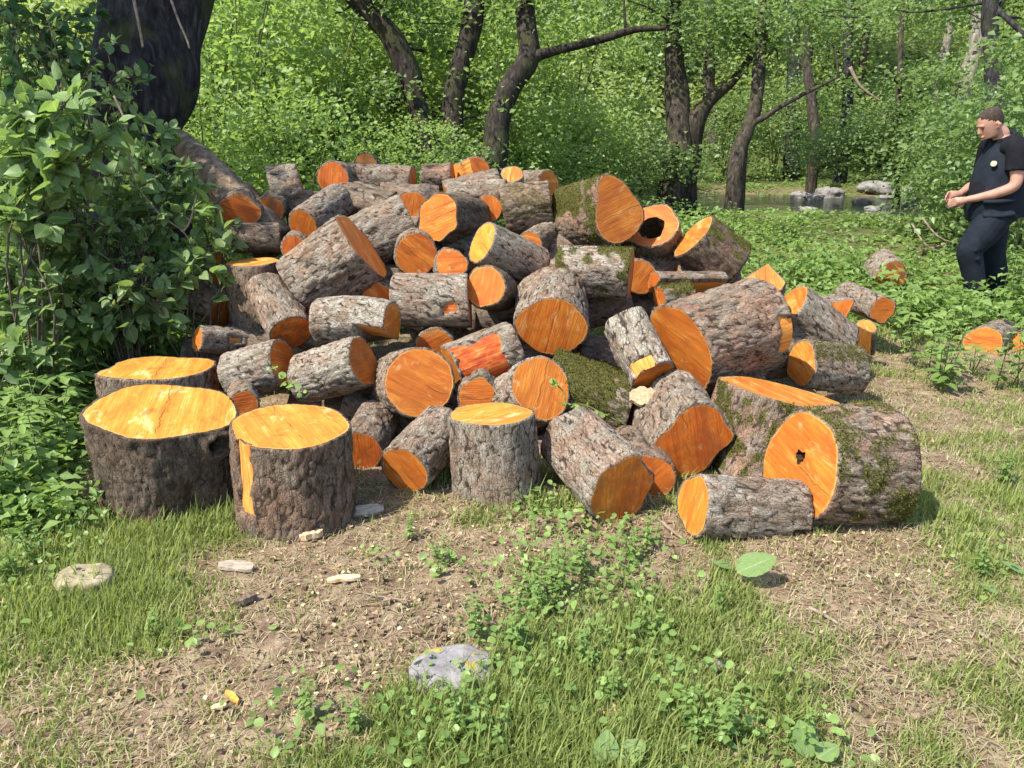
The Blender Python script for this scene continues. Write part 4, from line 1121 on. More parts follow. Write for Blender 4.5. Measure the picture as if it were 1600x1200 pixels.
twig('dead dark branches hanging over the far bank of the stream', [[(1425, 350, 8.8), (1450, 385, 8.7), (1500, 400, 8.7)], [(1440, 340, 8.8), (1470, 372, 8.7), (1520, 385, 8.7)], [(1430, 395, 8.7), (1480, 380, 8.8), (1530, 360, 8.8)]], .012, .006)

# ------------------------------------------------------------------ weeds
def weed_meshes(seed, kind):
    rg = np.random.default_rng(seed); mb = MB(); st = MB()
    if kind == 'palm':                                        # palmate leaves on upright stalks
        for k in range(9):
            a = rg.uniform(0, 6.28); h = rg.uniform(.14, .34); r = rg.uniform(.05, .20)
            e = np.array([r * math.cos(a), r * math.sin(a), h])
            st.tube(spline([[0, 0, -.02], e * [.4, .4, .7], e], 6), np.linspace(.004, .002, 6), 4)
            nl = rg.integers(5, 8); az = a + np.linspace(-1.7, 1.7, nl)
            al = unit(np.stack([np.cos(az), np.sin(az), rg.normal(-.12, .15, nl)], 1)); nr = unit(np.stack([rg.normal(0, .15, nl), rg.normal(0, .15, nl), np.ones(nl)], 1)); nr = unit(nr - al * (nr * al).sum(1)[:, None])
            leaves(mb, np.tile(e, (nl, 1)), rg.uniform(.07, .12, nl), rg, 'ovate', .17, al=al, nr=nr, tint=np.full(nl, rg.beta(2, 2)))
    elif kind == 'nettle':
        for k in range(4):
            a = rg.uniform(0, 6.28); b = np.array([rg.normal() * .06, rg.normal() * .06, 0]); h = rg.uniform(.25, .5)
            e = b + [rg.normal() * .07, rg.normal() * .07, h]
            st.tube([b - [0, 0, .02], (b + e) / 2, e], [.004, .003, .002], 4)
            for j in range(7):
                c = b + (e - b) * (.25 + .75 * j / 6); az = a + j * 1.57 + np.array([0, 3.14]); 
                al = unit(np.stack([np.cos(az), np.sin(az), rg.normal(-.1, .25, 2)], 1)); nr = np.tile([0, 0, 1.0], (2, 1)); nr = unit(nr - al * (nr * al).sum(1)[:, None])
                leaves(mb, np.tile(c, (2, 1)), np.full(2, .095 - .008 * j), rg, 'ovate', .28, al=al, nr=nr, tint=rg.beta(2, 2, 2) * .6 + .05 * j)
    else:                                                     # rosette of round leaves
        for k in range(16):
            a = rg.uniform(0, 6.28); r = rg.uniform(.01, .07); h = rg.uniform(.02, .07); e = np.array([r * math.cos(a), r * math.sin(a), h])
            st.tube([[0, 0, -.01], e], [.0015, .001], 3)
            al = unit(np.array([[math.cos(a), math.sin(a), rg.normal(0, .2)]])); nr = unit(np.array([[rg.normal(0, .3), rg.normal(-.1, .3), 1]])); nr = unit(nr - al * (nr * al).sum(1)[:, None])
            leaves(mb, e[None], rg.uniform(.022, .045, 1), rg, 'round', al=al, nr=nr)
    return mb.mesh('foliage'), st.mesh('stalks')
WEED = {k: [weed_meshes(s + i, k) for i in range(3)] for s, k in ((400, 'palm'), (420, 'nettle'), (440, 'round'))}
def weed(x, y, kind, k, label, group, s=1.0, mat='leaf_herb', name='leafy_weed'):
    f, g = WEED[kind][k % 3]
    r = thing(name, label, 'weed', (x, y, gz(x, y)), rg.uniform(0, 6.28), group); r.scale = (s, s, s)
    for nm, me, mt in (('foliage', f, mat), ('stalks', g, 'stem')):
        o = bpy.data.objects.new(nm, me); COL.objects.link(o); o.parent = r
        if not me.materials: me.materials.append(M[mt])
        if nm == 'stalks': o['kind'] = 'stuff'
rg = np.random.default_rng(90)
pts = []
for k in range(900):
    u = rg.uniform(-20, 330); v = rg.uniform(520, 800)
    if u > 130 + (600 - v) * .9 + 70 and v > 520: continue
    if u > 120 and v > 600: continue
    p = on_ground(u, v)
    if p[0] > -1.55 or any((p[0] - a) ** 2 + (p[1] - b) ** 2 < .15 ** 2 for a, b in pts): continue
    pts.append((p[0], p[1]))
for u, v in [(215, 590), (245, 575), (185, 610), (150, 620), (275, 560), (120, 640), (230, 610), (200, 560), (260, 600)]:
    p = on_ground(u, v); pts.insert(0, (p[0], p[1]))
for k, (x, y) in enumerate(pts[:90]):
    weed(x, y, 'palm' if k % 3 else 'nettle', k, 'palmate-leaved green weed in the dense bed left of the pile', 'weeds left of the pile', rg.uniform(1.15, 1.6) if k < 9 else rg.uniform(.75, 1.2))
pts = []
for k in range(3000):
    u = rg.uniform(1090, 1680); v = rg.uniform(330, 620)
    if v > 470 and u < 1400: continue
    if u < 1330 and v > 455: continue
    p = on_ground(u, v)
    if p[1] > 11 or (p[1] > 8.6 and p[0] > 3.6) or (5.0 < p[1] < 6.2 and p[0] > 2.6 and u > 1450 and v > 440) or any((p[0] - a) ** 2 + (p[1] - b) ** 2 < .26 ** 2 for a, b in pts): continue
    if abs(p[0] - 4.2) < .55 and 4.9 < p[1] < 6.9: continue
    if abs(p[0] - 3.5) < .3 and p[1] < 5.4: continue
    pts.append((p[0], p[1]))
for k, (x, y) in enumerate(pts[:190]):
    weed(x, y, 'nettle' if k % 2 else 'palm', k, 'green weed in the clearing between the pile and the stream', 'weeds of the clearing', rg.uniform(.55, 1.05) * (.75 if y > 8 else 1))
for k, (u, v) in enumerate([(1555, 440), (1570, 478), (1612, 490)]):
    p = on_ground(u, v + 25); weed(p[0], p[1], 'nettle', k, 'tall broad-leaved weed in front of the man at the right', 'weeds in front of the man', 1.15)

for k, (u, v, sc_) in enumerate([(830, 940, .36), (872, 930, .42), (990, 885, .34), (1012, 860, .36), (745, 1000, .34), (805, 1010, .38), (690, 880, .30), (60, 880, .40), (30, 905, .42), (100, 835, .45), (640, 845, .26), (905, 1050, .30), (1080, 1150, .32), (1132, 1170, .36),
                                (700, 1140, .32), (765, 1170, .34), (482, 1122, .26), (962, 1095, .28), (850, 960, .34), (910, 900, .34), (20, 760, .5), (1010, 1000, .30), (1120, 960, .26), (560, 1150, .26), (1250, 1170, .28), (1530, 900, .3), (1570, 760, .4), (240, 990, .22)]):
    p = on_ground(u, v); weed(p[0], p[1], 'nettle', k, 'little broad-leaved seedling in the foreground grass', 'seedlings in the foreground grass', sc_)

# soft undergrowth nobody could count
mb = MB(); n = 5200
y = 5.6 + 13 * rg.uniform(0, 1, n) ** 1.3; x = rg.uniform(-.75, .8, n) * y
ok = ~((np.abs(x) < 2.15) & (y < 6.0)) & (noise2(x * .8, y * .8, 71) > -.45) & (np.abs(y - stream_y(x)) > (2.2 * (x > 1.2)))
path = ((x - 2.75) / .7) ** 2 + ((y - 5.0) / 1.1) ** 2 < 1
ok &= ~path
ok &= ~((x > 3.2) & (x < 9.5) & (y > 8) & (y < 18) & (rg.uniform(0, 1, n) < .2))
x, y = x[ok], y[ok]; n = len(x); per = 16
hh = rg.uniform(.08, .42, n) * np.where((x > 2.8) & (y > 8.5) & (y < 18), .20, 1 + .4 * (y > 9))
P = np.repeat(np.stack([x, y, height(x, y)], 1), per, 0) + np.stack([rg.normal(0, .11, n * per), rg.normal(0, .11, n * per), np.repeat(hh, per) * rg.uniform(.1, 1, n * per)], 1)
leaves(mb, P, rg.uniform(.045, .10, n * per), rg, tint=np.repeat(rg.beta(2, 2, n), per) * .6 + .4 * rg.beta(2, 2, n * per), flat=.4, width=.3)
n = 1500                                                       # left bed, under the weeds
u = rg.uniform(-30, 330, n); v = rg.uniform(500, 830, n)
g = np.array([on_ground(a, b) for a, b in zip(u, v)])
g = g[(g[:, 0] < -1.75) & (g[:, 1] > 2.4) & ((g[:, 0] < -2.05) | (g[:, 1] < 2.9) | (g[:, 1] > 4.6))]
P = np.repeat(g, 12, 0) + np.stack([rg.normal(0, .07, len(g) * 12), rg.normal(0, .07, len(g) * 12), rg.uniform(.01, .16, len(g) * 12)], 1)
leaves(mb, P, rg.uniform(.03, .075, len(P)), rg, flat=.4, width=.3)
tag(obj('undergrowth', mb.mesh('undergrowth'), M['leaf_herb']), kind='stuff')

# low round-leaved ground cover in the foreground
CLOV = [(850, 905, .22, 60), (965, 880, .16, 40), (830, 940, .16, 40), (1000, 930, .16, 36), (730, 1130, .20, 60), (850, 1060, .16, 40), (1150, 1130, .18, 50), (60, 880, .22, 40), (100, 830, .22, 40), (680, 1160, .16, 40), (1080, 1090, .16, 36),
        (470, 1130, .14, 26), (790, 1010, .1, 24), (880, 820, .2, 60), (960, 820, .2, 40), (840, 790, .14, 30), (300, 1010, .14, 14), (1250, 1170, .14, 26), (20, 940, .2, 24), (1540, 880, .2, 16), (690, 900, .08, 10), (600, 880, .06, 6), (930, 1000, .14, 26), (1010, 1010, .14, 26)]
mb = MB(); sm = MB()
for u, v, r, n in CLOV:
    c = on_ground(u, v)
    n = int(n * 2.2)
    x = c[0] + rg.normal(0, r * .6, n); y = c[1] + rg.normal(0, r * .6, n)
    hz = rg.uniform(.012, .075, n)
    P = np.stack([x, y, height(x, y) + hz], 1)
    sz = rg.uniform(.010, .030, n); tn = np.clip(rg.beta(2, 2, n) + .15, 0, 1); h_ = n // 2
    leaves(mb, P[:h_], sz[:h_], rg, 'round', flat=.5, droop=0, tint=tn[:h_]); leaves(mb, P[h_:], sz[h_:] * 1.2, rg, 'ovate', .40, flat=.5, droop=.1, tint=tn[h_:])
tag(obj('ground_cover', mb.mesh('ground_cover'), M['leaf_herb']), kind='stuff')

# ------------------------------------------------------------------ grass
def blades(n, ymin, ymax, hmin, hmax, mat, name, seed, lying=False, dens=True, wd=.0026):
    rg = np.random.default_rng(seed)
    y = ymin + (ymax - ymin) * rg.uniform(0, 1, n) ** 1.25; x = rg.uniform(-.72, .72, n) * (y * 1.02 + .25)
    d = grass_density(x, y)
    if lying: keep = (rg.uniform(0, 1, n) < .34 + .22 * smooth(.2, 1.6, x)) & (d < .9) & ~((np.abs(x) < 1.9) & (y > 3.6) & (y < 6))
    else: keep = rg.uniform(0, 1, n) < np.clip(d, 0, 1) ** 1.2 + .15
    x, y, d = x[keep], y[keep], d[keep]; n = len(x)
    h = rg.uniform(hmin, hmax, n) * (.55 + .65 * d if not lying else 1) * (1 + .35 * noise2(x * 2.3, y * 2.3, 77))
    az = rg.uniform(0, 6.28, n); ln = rg.uniform(.15, .95, n) if not lying else rg.uniform(1.5, 3.0, n)
    dr = np.stack([np.cos(az), np.sin(az), np.zeros(n)], 1); sd = np.stack([-np.sin(az), np.cos(az), np.zeros(n)], 1)
    b = np.stack([x, y, height(x, y) - .006 + (.012 if lying else 0)], 1)
    w = wd * rg.uniform(.6, 1.4, n) * (.75 + .12 * y)
    rise = h / np.sqrt(1 + ln ** 2) if not lying else rg.uniform(.004, .02, n)
    run = h * ln / np.sqrt(1 + ln ** 2) if not lying else h
    V = []
    for t, ww in ((0, 1), (.5, .8)):
        c = b + dr * (run * t ** 1.7)[:, None] + np.stack([0 * x, 0 * x, rise * (1.25 * t - .25 * t * t) if not lying else rise * np.sin(3.14 * t)], 1)
        V += [c - sd * (w * ww)[:, None], c + sd * (w * ww)[:, None]]
    V.append(b + dr * run[:, None] + np.stack([0 * x, 0 * x, rise if not lying else 0 * rise], 1))
    V = np.stack(V, 1); o = (np.arange(n) * 5)[:, None]
    Q = np.array([[0, 1, 3, 2]]) + o; T = np.array([[2, 3, 4]]) + o
    tint = np.clip(rg.beta(2, 2, n) * .7 + .3 * (noise2(x * 1.3, y * 1.3, 88) * .5 + .5), 0, 1)
    C = np.repeat(np.stack([tint, np.zeros(n), np.zeros(n)], 1), 5, 0)
    tag(obj(name, mesh_np(name, V.reshape(-1, 3), [Q, T], {'col': C}), M[mat]), kind='stuff')
blades(360000, 1.15, 7.5, .022, .065, 'grass', 'grass', 1)
blades(16000, 1.15, 7.0, .07, .13, 'grass', 'grass', 2, wd=.0022)
blades(80000, 1.15, 6.5, .03, .11, 'straw', 'dry_grass', 3, lying=True, wd=.0015)

# litter: crumbled bark, sawdust flakes and dead leaves on the bare soil
def flakes(n, seed, mat, name, smin, smax, patches, aspect=(.35, .9)):
    rg = np.random.default_rng(seed); mb = MB()
    for cx, cy, r, wgt in patches:
        m = int(n * wgt); x = cx + rg.normal(0, r, m); y = cy + rg.normal(0, r, m)
        ok = y > 1.1; x, y = x[ok], y[ok]; m = len(x)
        s = rg.uniform(smin, smax, m) * rg.uniform(.5, 1, m); a = rg.uniform(0, 6.28, m)
        al = unit(np.stack([np.cos(a), np.sin(a), rg.normal(0, .25, m)], 1)); nr = unit(np.stack([rg.normal(0, .35, m), rg.normal(0, .35, m), np.ones(m)], 1)); nr = unit(nr - al * (nr * al).sum(1)[:, None])
        leaves(mb, np.stack([x, y, height(x, y) + .010], 1), s, rg, 'diamond', .32, al=al, nr=nr, curl=-.1)
    tag(obj(name, mb.mesh(name), M[mat]), kind='stuff')
M['litter'] = mat_leaf('leaf_litter', (.10, .050, .028), (.40, .27, .17), .08, .05, .7)
M['sawdust'] = mat_leaf('sawdust', (.38, .22, .11), (.72, .54, .34), .05, .03, .8)
bp = [(x, y, r, 1 / len(BARE_W)) for x, y, r in BARE_W]
flakes(3200, 4, 'litter', 'leaf_litter', .005, .034, bp)
flakes(2200, 5, 'sawdust', 'sawdust', .006, .026, bp[:6] + [(*on_ground(1330, 850)[:2], .4, .2), (*on_ground(700, 800)[:2], .4, .2)])
# soil crumbs
mb = MB(); rgc = np.random.default_rng(8)
cub = np.array([[-1, -1, -1], [1, -1, -1], [1, 1, -1], [-1, 1, -1], [-1, -1, 1], [1, -1, 1], [1, 1, 1], [-1, 1, 1]]) * .5
cq = np.array([[0, 3, 2, 1], [4, 5, 6, 7], [0, 1, 5, 4], [1, 2, 6, 5], [2, 3, 7, 6], [3, 0, 4, 7]])
for (cx, cy, r) in BARE_W[:9] + [(*on_ground(640, 975)[:2], .18)] * 2:
    for k in range(45):
        x, y = cx + rgc.normal() * r * .6, cy + rgc.normal() * r * .6
        if y < 1.1: continue
        s = rgc.uniform(.004, .022) * rgc.uniform(.5, 1)
        mb.add((cub * rgc.uniform(.6, 1.3, (8, 3))) * s + [x, y, gz(x, y) + s * .2 + .006], cq, None, (0.0, 0.0, 0.5))
tag(obj('soil_crumbs', mb.mesh('soil_crumbs', False), M['soil']), kind='stuff')

# ------------------------------------------------------------------ stones, chips, sticks, single leaves
def stone(u, v, w, h, dpt, label, mat, seed, cat='stone', sink=.35, rz=0.0, name='stone', d=None):
    rk = 1.0 if d else .55
    p = on_ground(u, v)
    if d: p = at(u, v, d); p[2] = max(gz(p[0], p[1]), .27)
    nt, nu = 40, 22
    T_, U_ = np.meshgrid(np.linspace(0, 2 * np.pi, nt, endpoint=False), np.linspace(0.02, np.pi - .02, nu))
    q = np.stack([np.cos(T_) * np.sin(U_), np.sin(T_) * np.sin(U_), np.cos(U_)], -1).reshape(-1, 3)
    q = np.sign(q) * np.abs(q) ** .75
    f1, f2, _ = worley(q * 1.2 + seed, seed)
    q = q * (1 + rk * (.34 * fbm(q * 1.4, seed, 3) + .22 * (f1 - .5) + .07 * fbm(q * 5, seed + 4, 3)))[:, None]
    q = q * [w / 2, dpt / 2, h / 2]
    i = np.arange(nt * nu).reshape(nu, nt)
    Q = np.stack([i[:-1], i[1:], np.roll(i, -1, 1)[1:], np.roll(i, -1, 1)[:-1]], -1).reshape(-1, 4)
    o = obj(name, mesh_np(name, q, Q, {'col': np.full((len(q), 3), .5)}), M[mat])
    o.location = (p[0], p[1], p[2] + h * (.5 - sink)); o.rotation_euler = (0, 0, rz)
    return tag(o, label, cat)
def mat_mossy_stone():
    t = NT('lichened_stone')
    n = t.noise(t.coord(), 16, 6, .62, .2); b = t.noise(t.coord((1, 1, .4), (.3, .1, 0)), 9, 3, .5)
    c = t.ramp(n, [(.25, (.10, .09, .09)), (.5, (.205, .19, .19)), (.72, (.30, .28, .275))])
    c = t.mix(t.step(b, .55, .62), c, t.ramp(t.noise(t.coord(), 90, 3), [(.3, (.20, .15, .03)), (.7, (.42, .34, .09))]))
    t.bsdf(c, .88, t.bump(n, .7, .02), .2)
    return t.m
M['rock_lichen'] = mat_mossy_stone()
stone(706, 1056, .25, .10, .19, 'flat grey stone with yellow moss on it, sunk in the foreground grass', 'rock_lichen', 3, sink=.42)
stone(135, 915, .20, .10, .15, 'brownish stone in the grass before the widest block', 'rock_brown', 5, sink=.4)
stone(1298, 292, .55, .26, .5, 'pale boulder in the stream, left of the white slab rocks', 'rock', 7, 'boulder', .3, d=15.8)
stone(1368, 303, .72, .30, .6, 'long white rock at the edge of the stream', 'rock', 8, 'boulder', .3, d=16.4)
stone(1412, 297, .38, .26, .5, 'rounded rock right of the long white rock in the stream', 'rock', 9, 'boulder', .3, d=16.0)
stone(1432, 322, .35, .22, .3, 'small upright pale rock at the right end of the stream', 'rock', 10, 'boulder', .3, d=14.6)
stone(1255, 285, .40, .16, .3, 'small grey rock at the left end of the stream', 'rock', 11, 'boulder', .3, d=15.6)
stone(1378, 385, .38, .30, .3, 'low grey rock in the weeds of the near bank', 'rock', 13, 'boulder', .3)
stone(1205, 288, .3, .22, .3, 'grey rock by the foot of the leaning sapling', 'rock', 14, 'boulder', .3)

for k in range(9):
    o = stone(rg.uniform(1225, 1450), 320, rg.uniform(.18, .45), rg.uniform(.09, .15), rg.uniform(.2, .4), 'small wet stone breaking the surface of the stream', 'rock', 60 + k, 'stone', .35, rg.uniform(0, 3), d=rg.uniform(12.6, 16.6))
    o['group'] = 'small stones in the stream'
def chip(u, v, L, W, Tk, rz, label, mat, cat='wood chip', name='wood_chip', tilt=(0.06, -.05), seed=0):
    p = on_ground(u, v); rg = np.random.default_rng(seed + int(u))
    n = 9; s = np.linspace(-1, 1, n)
    wl = W / 2 * (1 - np.abs(s) ** 3 * .6) * rg.uniform(.75, 1.1, n); wr = W / 2 * (1 - np.abs(s) ** 3 * .6) * rg.uniform(.75, 1.1, n)
    bend = .04 * L * (1 - s ** 2)
    V = []
    for k in range(n):
        x = s[k] * L / 2
        V += [[x, -wl[k], bend[k]], [x, wr[k], bend[k] + .1 * W], [x, wr[k] * .9, bend[k] + .1 * W + Tk], [x, -wl[k] * .9, bend[k] + Tk * rg.uniform(.7, 1.1)]]
    i = np.arange(n - 1)[:, None] * 4 + np.arange(4)[None]; j = np.arange(n - 1)[:, None] * 4 + (np.arange(4)[None] + 1) % 4
    Q = np.stack([i, i + 4, j + 4, j], -1).reshape(-1, 4)
    Q = np.concatenate([Q, [[0, 1, 2, 3], [4 * n - 1, 4 * n - 2, 4 * n - 3, 4 * n - 4]]])
    o = obj(name, mesh_np(name, V, Q, {'col': np.full((len(V), 3), .5)}, False), M[mat])
    o.location = (p[0], p[1], p[2] + .012); o.rotation_euler = (tilt[0], tilt[1], rz)
    return tag(o, label, cat)
chip(562, 806, .20, .055, .014, .25, 'grey-brown splinter of plank leaning against the striped upright block', 'slab', 'splinter', 'splinter', (.5, -.05))
chip(487, 843, .09, .055, .025, .4, 'whitish chunk of wood before the striped upright block', 'chip')
chip(370, 893, .14, .055, .012, -.25, 'pale grey flat chip in the thin grass, front left', 'slab')
chip(538, 912, .115, .026, .012, .1, 'narrow pale chip on the bare soil', 'chip')
chip(385, 945, .075, .028, .02, .6, 'red-brown bark flake in the foreground', 'root', 'bark flake', 'bark_flake')
chip(364, 1097, .065, .018, .010, -.7, 'orange wood sliver near the bottom left', 'chip_orange')
chip(343, 1112, .04, .018, .008, .3, 'pale sliver beside the orange one', 'chip')
chip(972, 1040, .07, .04, .006, .7, 'curled reddish dead leaf in the grass', 'root', 'dead leaf', 'dead_leaf', (.3, .3))
chip(952, 1116, .055, .038, .005, .1, 'tan dead leaf near the bottom middle', 'chip', 'dead leaf', 'dead_leaf', (.2, .2))
chip(1116, 1046, .06, .04, .008, .3, 'brown crumpled dead leaf beside the slanting stick', 'slab', 'dead leaf', 'dead_leaf', (.3, .2))
chip(1006, 626, .0, .0, .0, 0, 'x', 'chip') if False else None
def slab_at(u, v, d, L, W, label):
    o = chip(800, 900, L, W, .02, .15, label, 'chip', 'wood chip')
    o.location = at(u, v, d); o.rotation_euler = (.9, .1, .2)
slab_at(1004, 622, 3.78, .14, .10, 'pinkish offcut wedged between the logs, under the dark turned-down face')
slab_at(460, 684, 3.05, .05, .022, 'white chip lying on top of the striped upright block')
def lay_on_face():
    o = [q for q in bpy.data.objects if q.get('label', '').startswith('white chip lying on top')][0]
    o.rotation_euler = (.08, .05, -.5); o.location = at(462, 683, 3.155); o.location.z += .006
lay_on_face()

def stick(pix, r, label, mat='twig'):
    w = np.array([on_ground(u, v) for u, v in pix]); w[:, 2] += .014
    sp = spline(w, 20); sp[:, :2] += .006 * np.stack([noise3(sp * 9, 3), noise3(sp * 9, 4)], 1)
    m = MB(); m.tube(sp, np.linspace(r, r * .6, 20), 7, rough=.15)
    tag(obj('stick', m.mesh('stick'), M[mat]), label, 'stick')
stick([(1038, 1026), (1075, 1065), (1112, 1105), (1136, 1128)], .006, 'slanting brown stick in the lush grass, bottom right of centre')
stick([(1516, 988), (1550, 1010), (1588, 1042)], .006, 'pale stick at the right border of the foreground')
stick([(1256, 990), (1310, 1012), (1360, 1040), (1416, 1062)], .003, 'thin straw-like stick across the trodden path')
stick([(1265, 955), (1295, 970), (1310, 980)], .007, 'short brown stick left of the trodden path')
stick([(560, 930), (600, 938), (640, 946)], .004, 'thin twig on the bare soil before the small upright block')
stick([(1470, 828), (1500, 840), (1520, 858)], .005, 'straight twig in the dry grass right of the thick holed log')
stick([(1030, 815), (1050, 835), (1070, 850)], .008, 'grey stick lying before the short scaly log')
stick([(30, 905), (60, 930), (80, 965)], .004, 'twig in the grass by the left border of the foreground')
stick([(1150, 1190), (1162, 1172), (1172, 1165)], .006, 'broken stick end at the bottom edge')
stick([(50, 770), (75, 775), (102, 778)], .012, 'grey weathered stick beside the widest block')
stick([(1460, 470), (1510, 474), (1540, 478)], .02, 'old branch lying in the weeds at the feet of the man')

def big_leaf(u, v, size, az, tilt, label, z=.05, mat='leaf_near'):
    p = on_ground(u, v); mb = MB(); st = MB()
    nv, nu_ = 15, 9
    S_, U_ = np.meshgrid(np.linspace(0, 1, nv), np.linspace(-1, 1, nu_), indexing='ij')
    w = .40 * np.sin(np.pi * np.clip(S_, 0.001, .999) ** .8) ** .75
    Xq = U_ * w; Zq = .10 * np.abs(U_) * w - .12 * S_ ** 2 + .012 * np.sin(S_ * 44 + np.abs(U_) * 4) * np.abs(U_)
    V = np.stack([Xq, S_, Zq], -1).reshape(-1, 3) * size
    i = np.arange(nv * nu_).reshape(nv, nu_)
    Q = np.stack([i[:-1, :-1], i[:-1, 1:], i[1:, 1:], i[1:, :-1]], -1).reshape(-1, 4)
    C = np.stack([np.full(S_.shape, .8), np.abs(U_), S_], -1).reshape(-1, 3)
    me = mesh_np('leaf', V, Q, {'col': C})
    o = obj('leaf', me, M[mat]); o.location = (p[0], p[1], p[2] + z); o.rotation_euler = (tilt, .1, az)
    return tag(o, label, 'leaf')
big_leaf(1150, 915, .15, -1.35, .45, 'large ribbed green leaf lying in the grass before the short scaly log')
big_leaf(1142, 900, .07, 1.0, .2, 'smaller pale leaf beside the large ribbed leaf', .03)
big_leaf(1262, 1195, .09, .15, .8, 'upright broad leaf at the bottom edge', .02)
big_leaf(1275, 1200, .07, -1.1, .3, 'drooping broad leaf beside the upright one at the bottom edge', .03)
big_leaf(945, 1205, .08, -.05, 1.0, 'upright narrow leaf cut by the bottom edge', .02)
big_leaf(965, 1205, .09, -1.0, .5, 'slanting leaf cut by the bottom edge', .02)
big_leaf(1555, 935, .06, .6, .3, 'single round leaf in the dry grass by the right border', .02)
big_leaf(1600, 905, .08, .9, .4, 'crumpled dull leaf at the right border', .02)

# ivy sprig over the golden face
def sprig():
    r = thing('ivy_sprig', 'trailing ivy sprig with pale leaves across the golden oblique face', 'sprig', tuple(at(886, 630, 3.62)))
    O = np.array(r.location); m = MB()
    w = np.array([at(*q) for q in [(856, 588, 3.64), (880, 612, 3.62), (886, 632, 3.6), (912, 632, 3.6), (940, 645, 3.55), (970, 660, 3.5), (984, 668, 3.5)]])
    sp = spline(w, 40); m.tube(sp - O, np.linspace(.003, .002, 40), 5)
    obj('stem', m.mesh('stem'), M['stem'], r)
    rg = np.random.default_rng(3); mb = MB(); ix = rg.integers(0, 39, 26); ix[:7] = [1, 2, 2, 3, 12, 13, 14]
    P = sp[ix] - O + rg.normal(size=(26, 3)) * .008 + [0, -.015, 0.005]
    leaves(mb, P, rg.uniform(.022, .04, 26), rg, 'round', flat=.9, tint=np.full(26, .9))
    obj('foliage', mb.mesh('foliage'), M['leaf_herb'], r)
    r = thing('ivy_sprig', 'small sprig with lime leaves hanging over the scaly grey log', 'sprig', tuple(at(455, 600, 3.72)))
    O = np.array(r.location); m = MB(); w = np.array([at(*q) for q in [(425, 572, 3.74), (444, 590, 3.7), (462, 604, 3.68), (485, 618, 3.7)]]); sp = spline(w, 20)
    m.tube(sp - O, np.linspace(.003, .0015, 20), 5); obj('stem', m.mesh('stem'), M['stem'], r)
    mb = MB(); P = sp[rg.integers(0, 19, 14)] - O + rg.normal(size=(14, 3)) * .010 + [0, -.015, 0]
    leaves(mb, P, rg.uniform(.02, .045, 14), rg, 'round', flat=.9, tint=np.full(14, .95)); obj('foliage', mb.mesh('foliage'), M['leaf_herb'], r)
sprig()
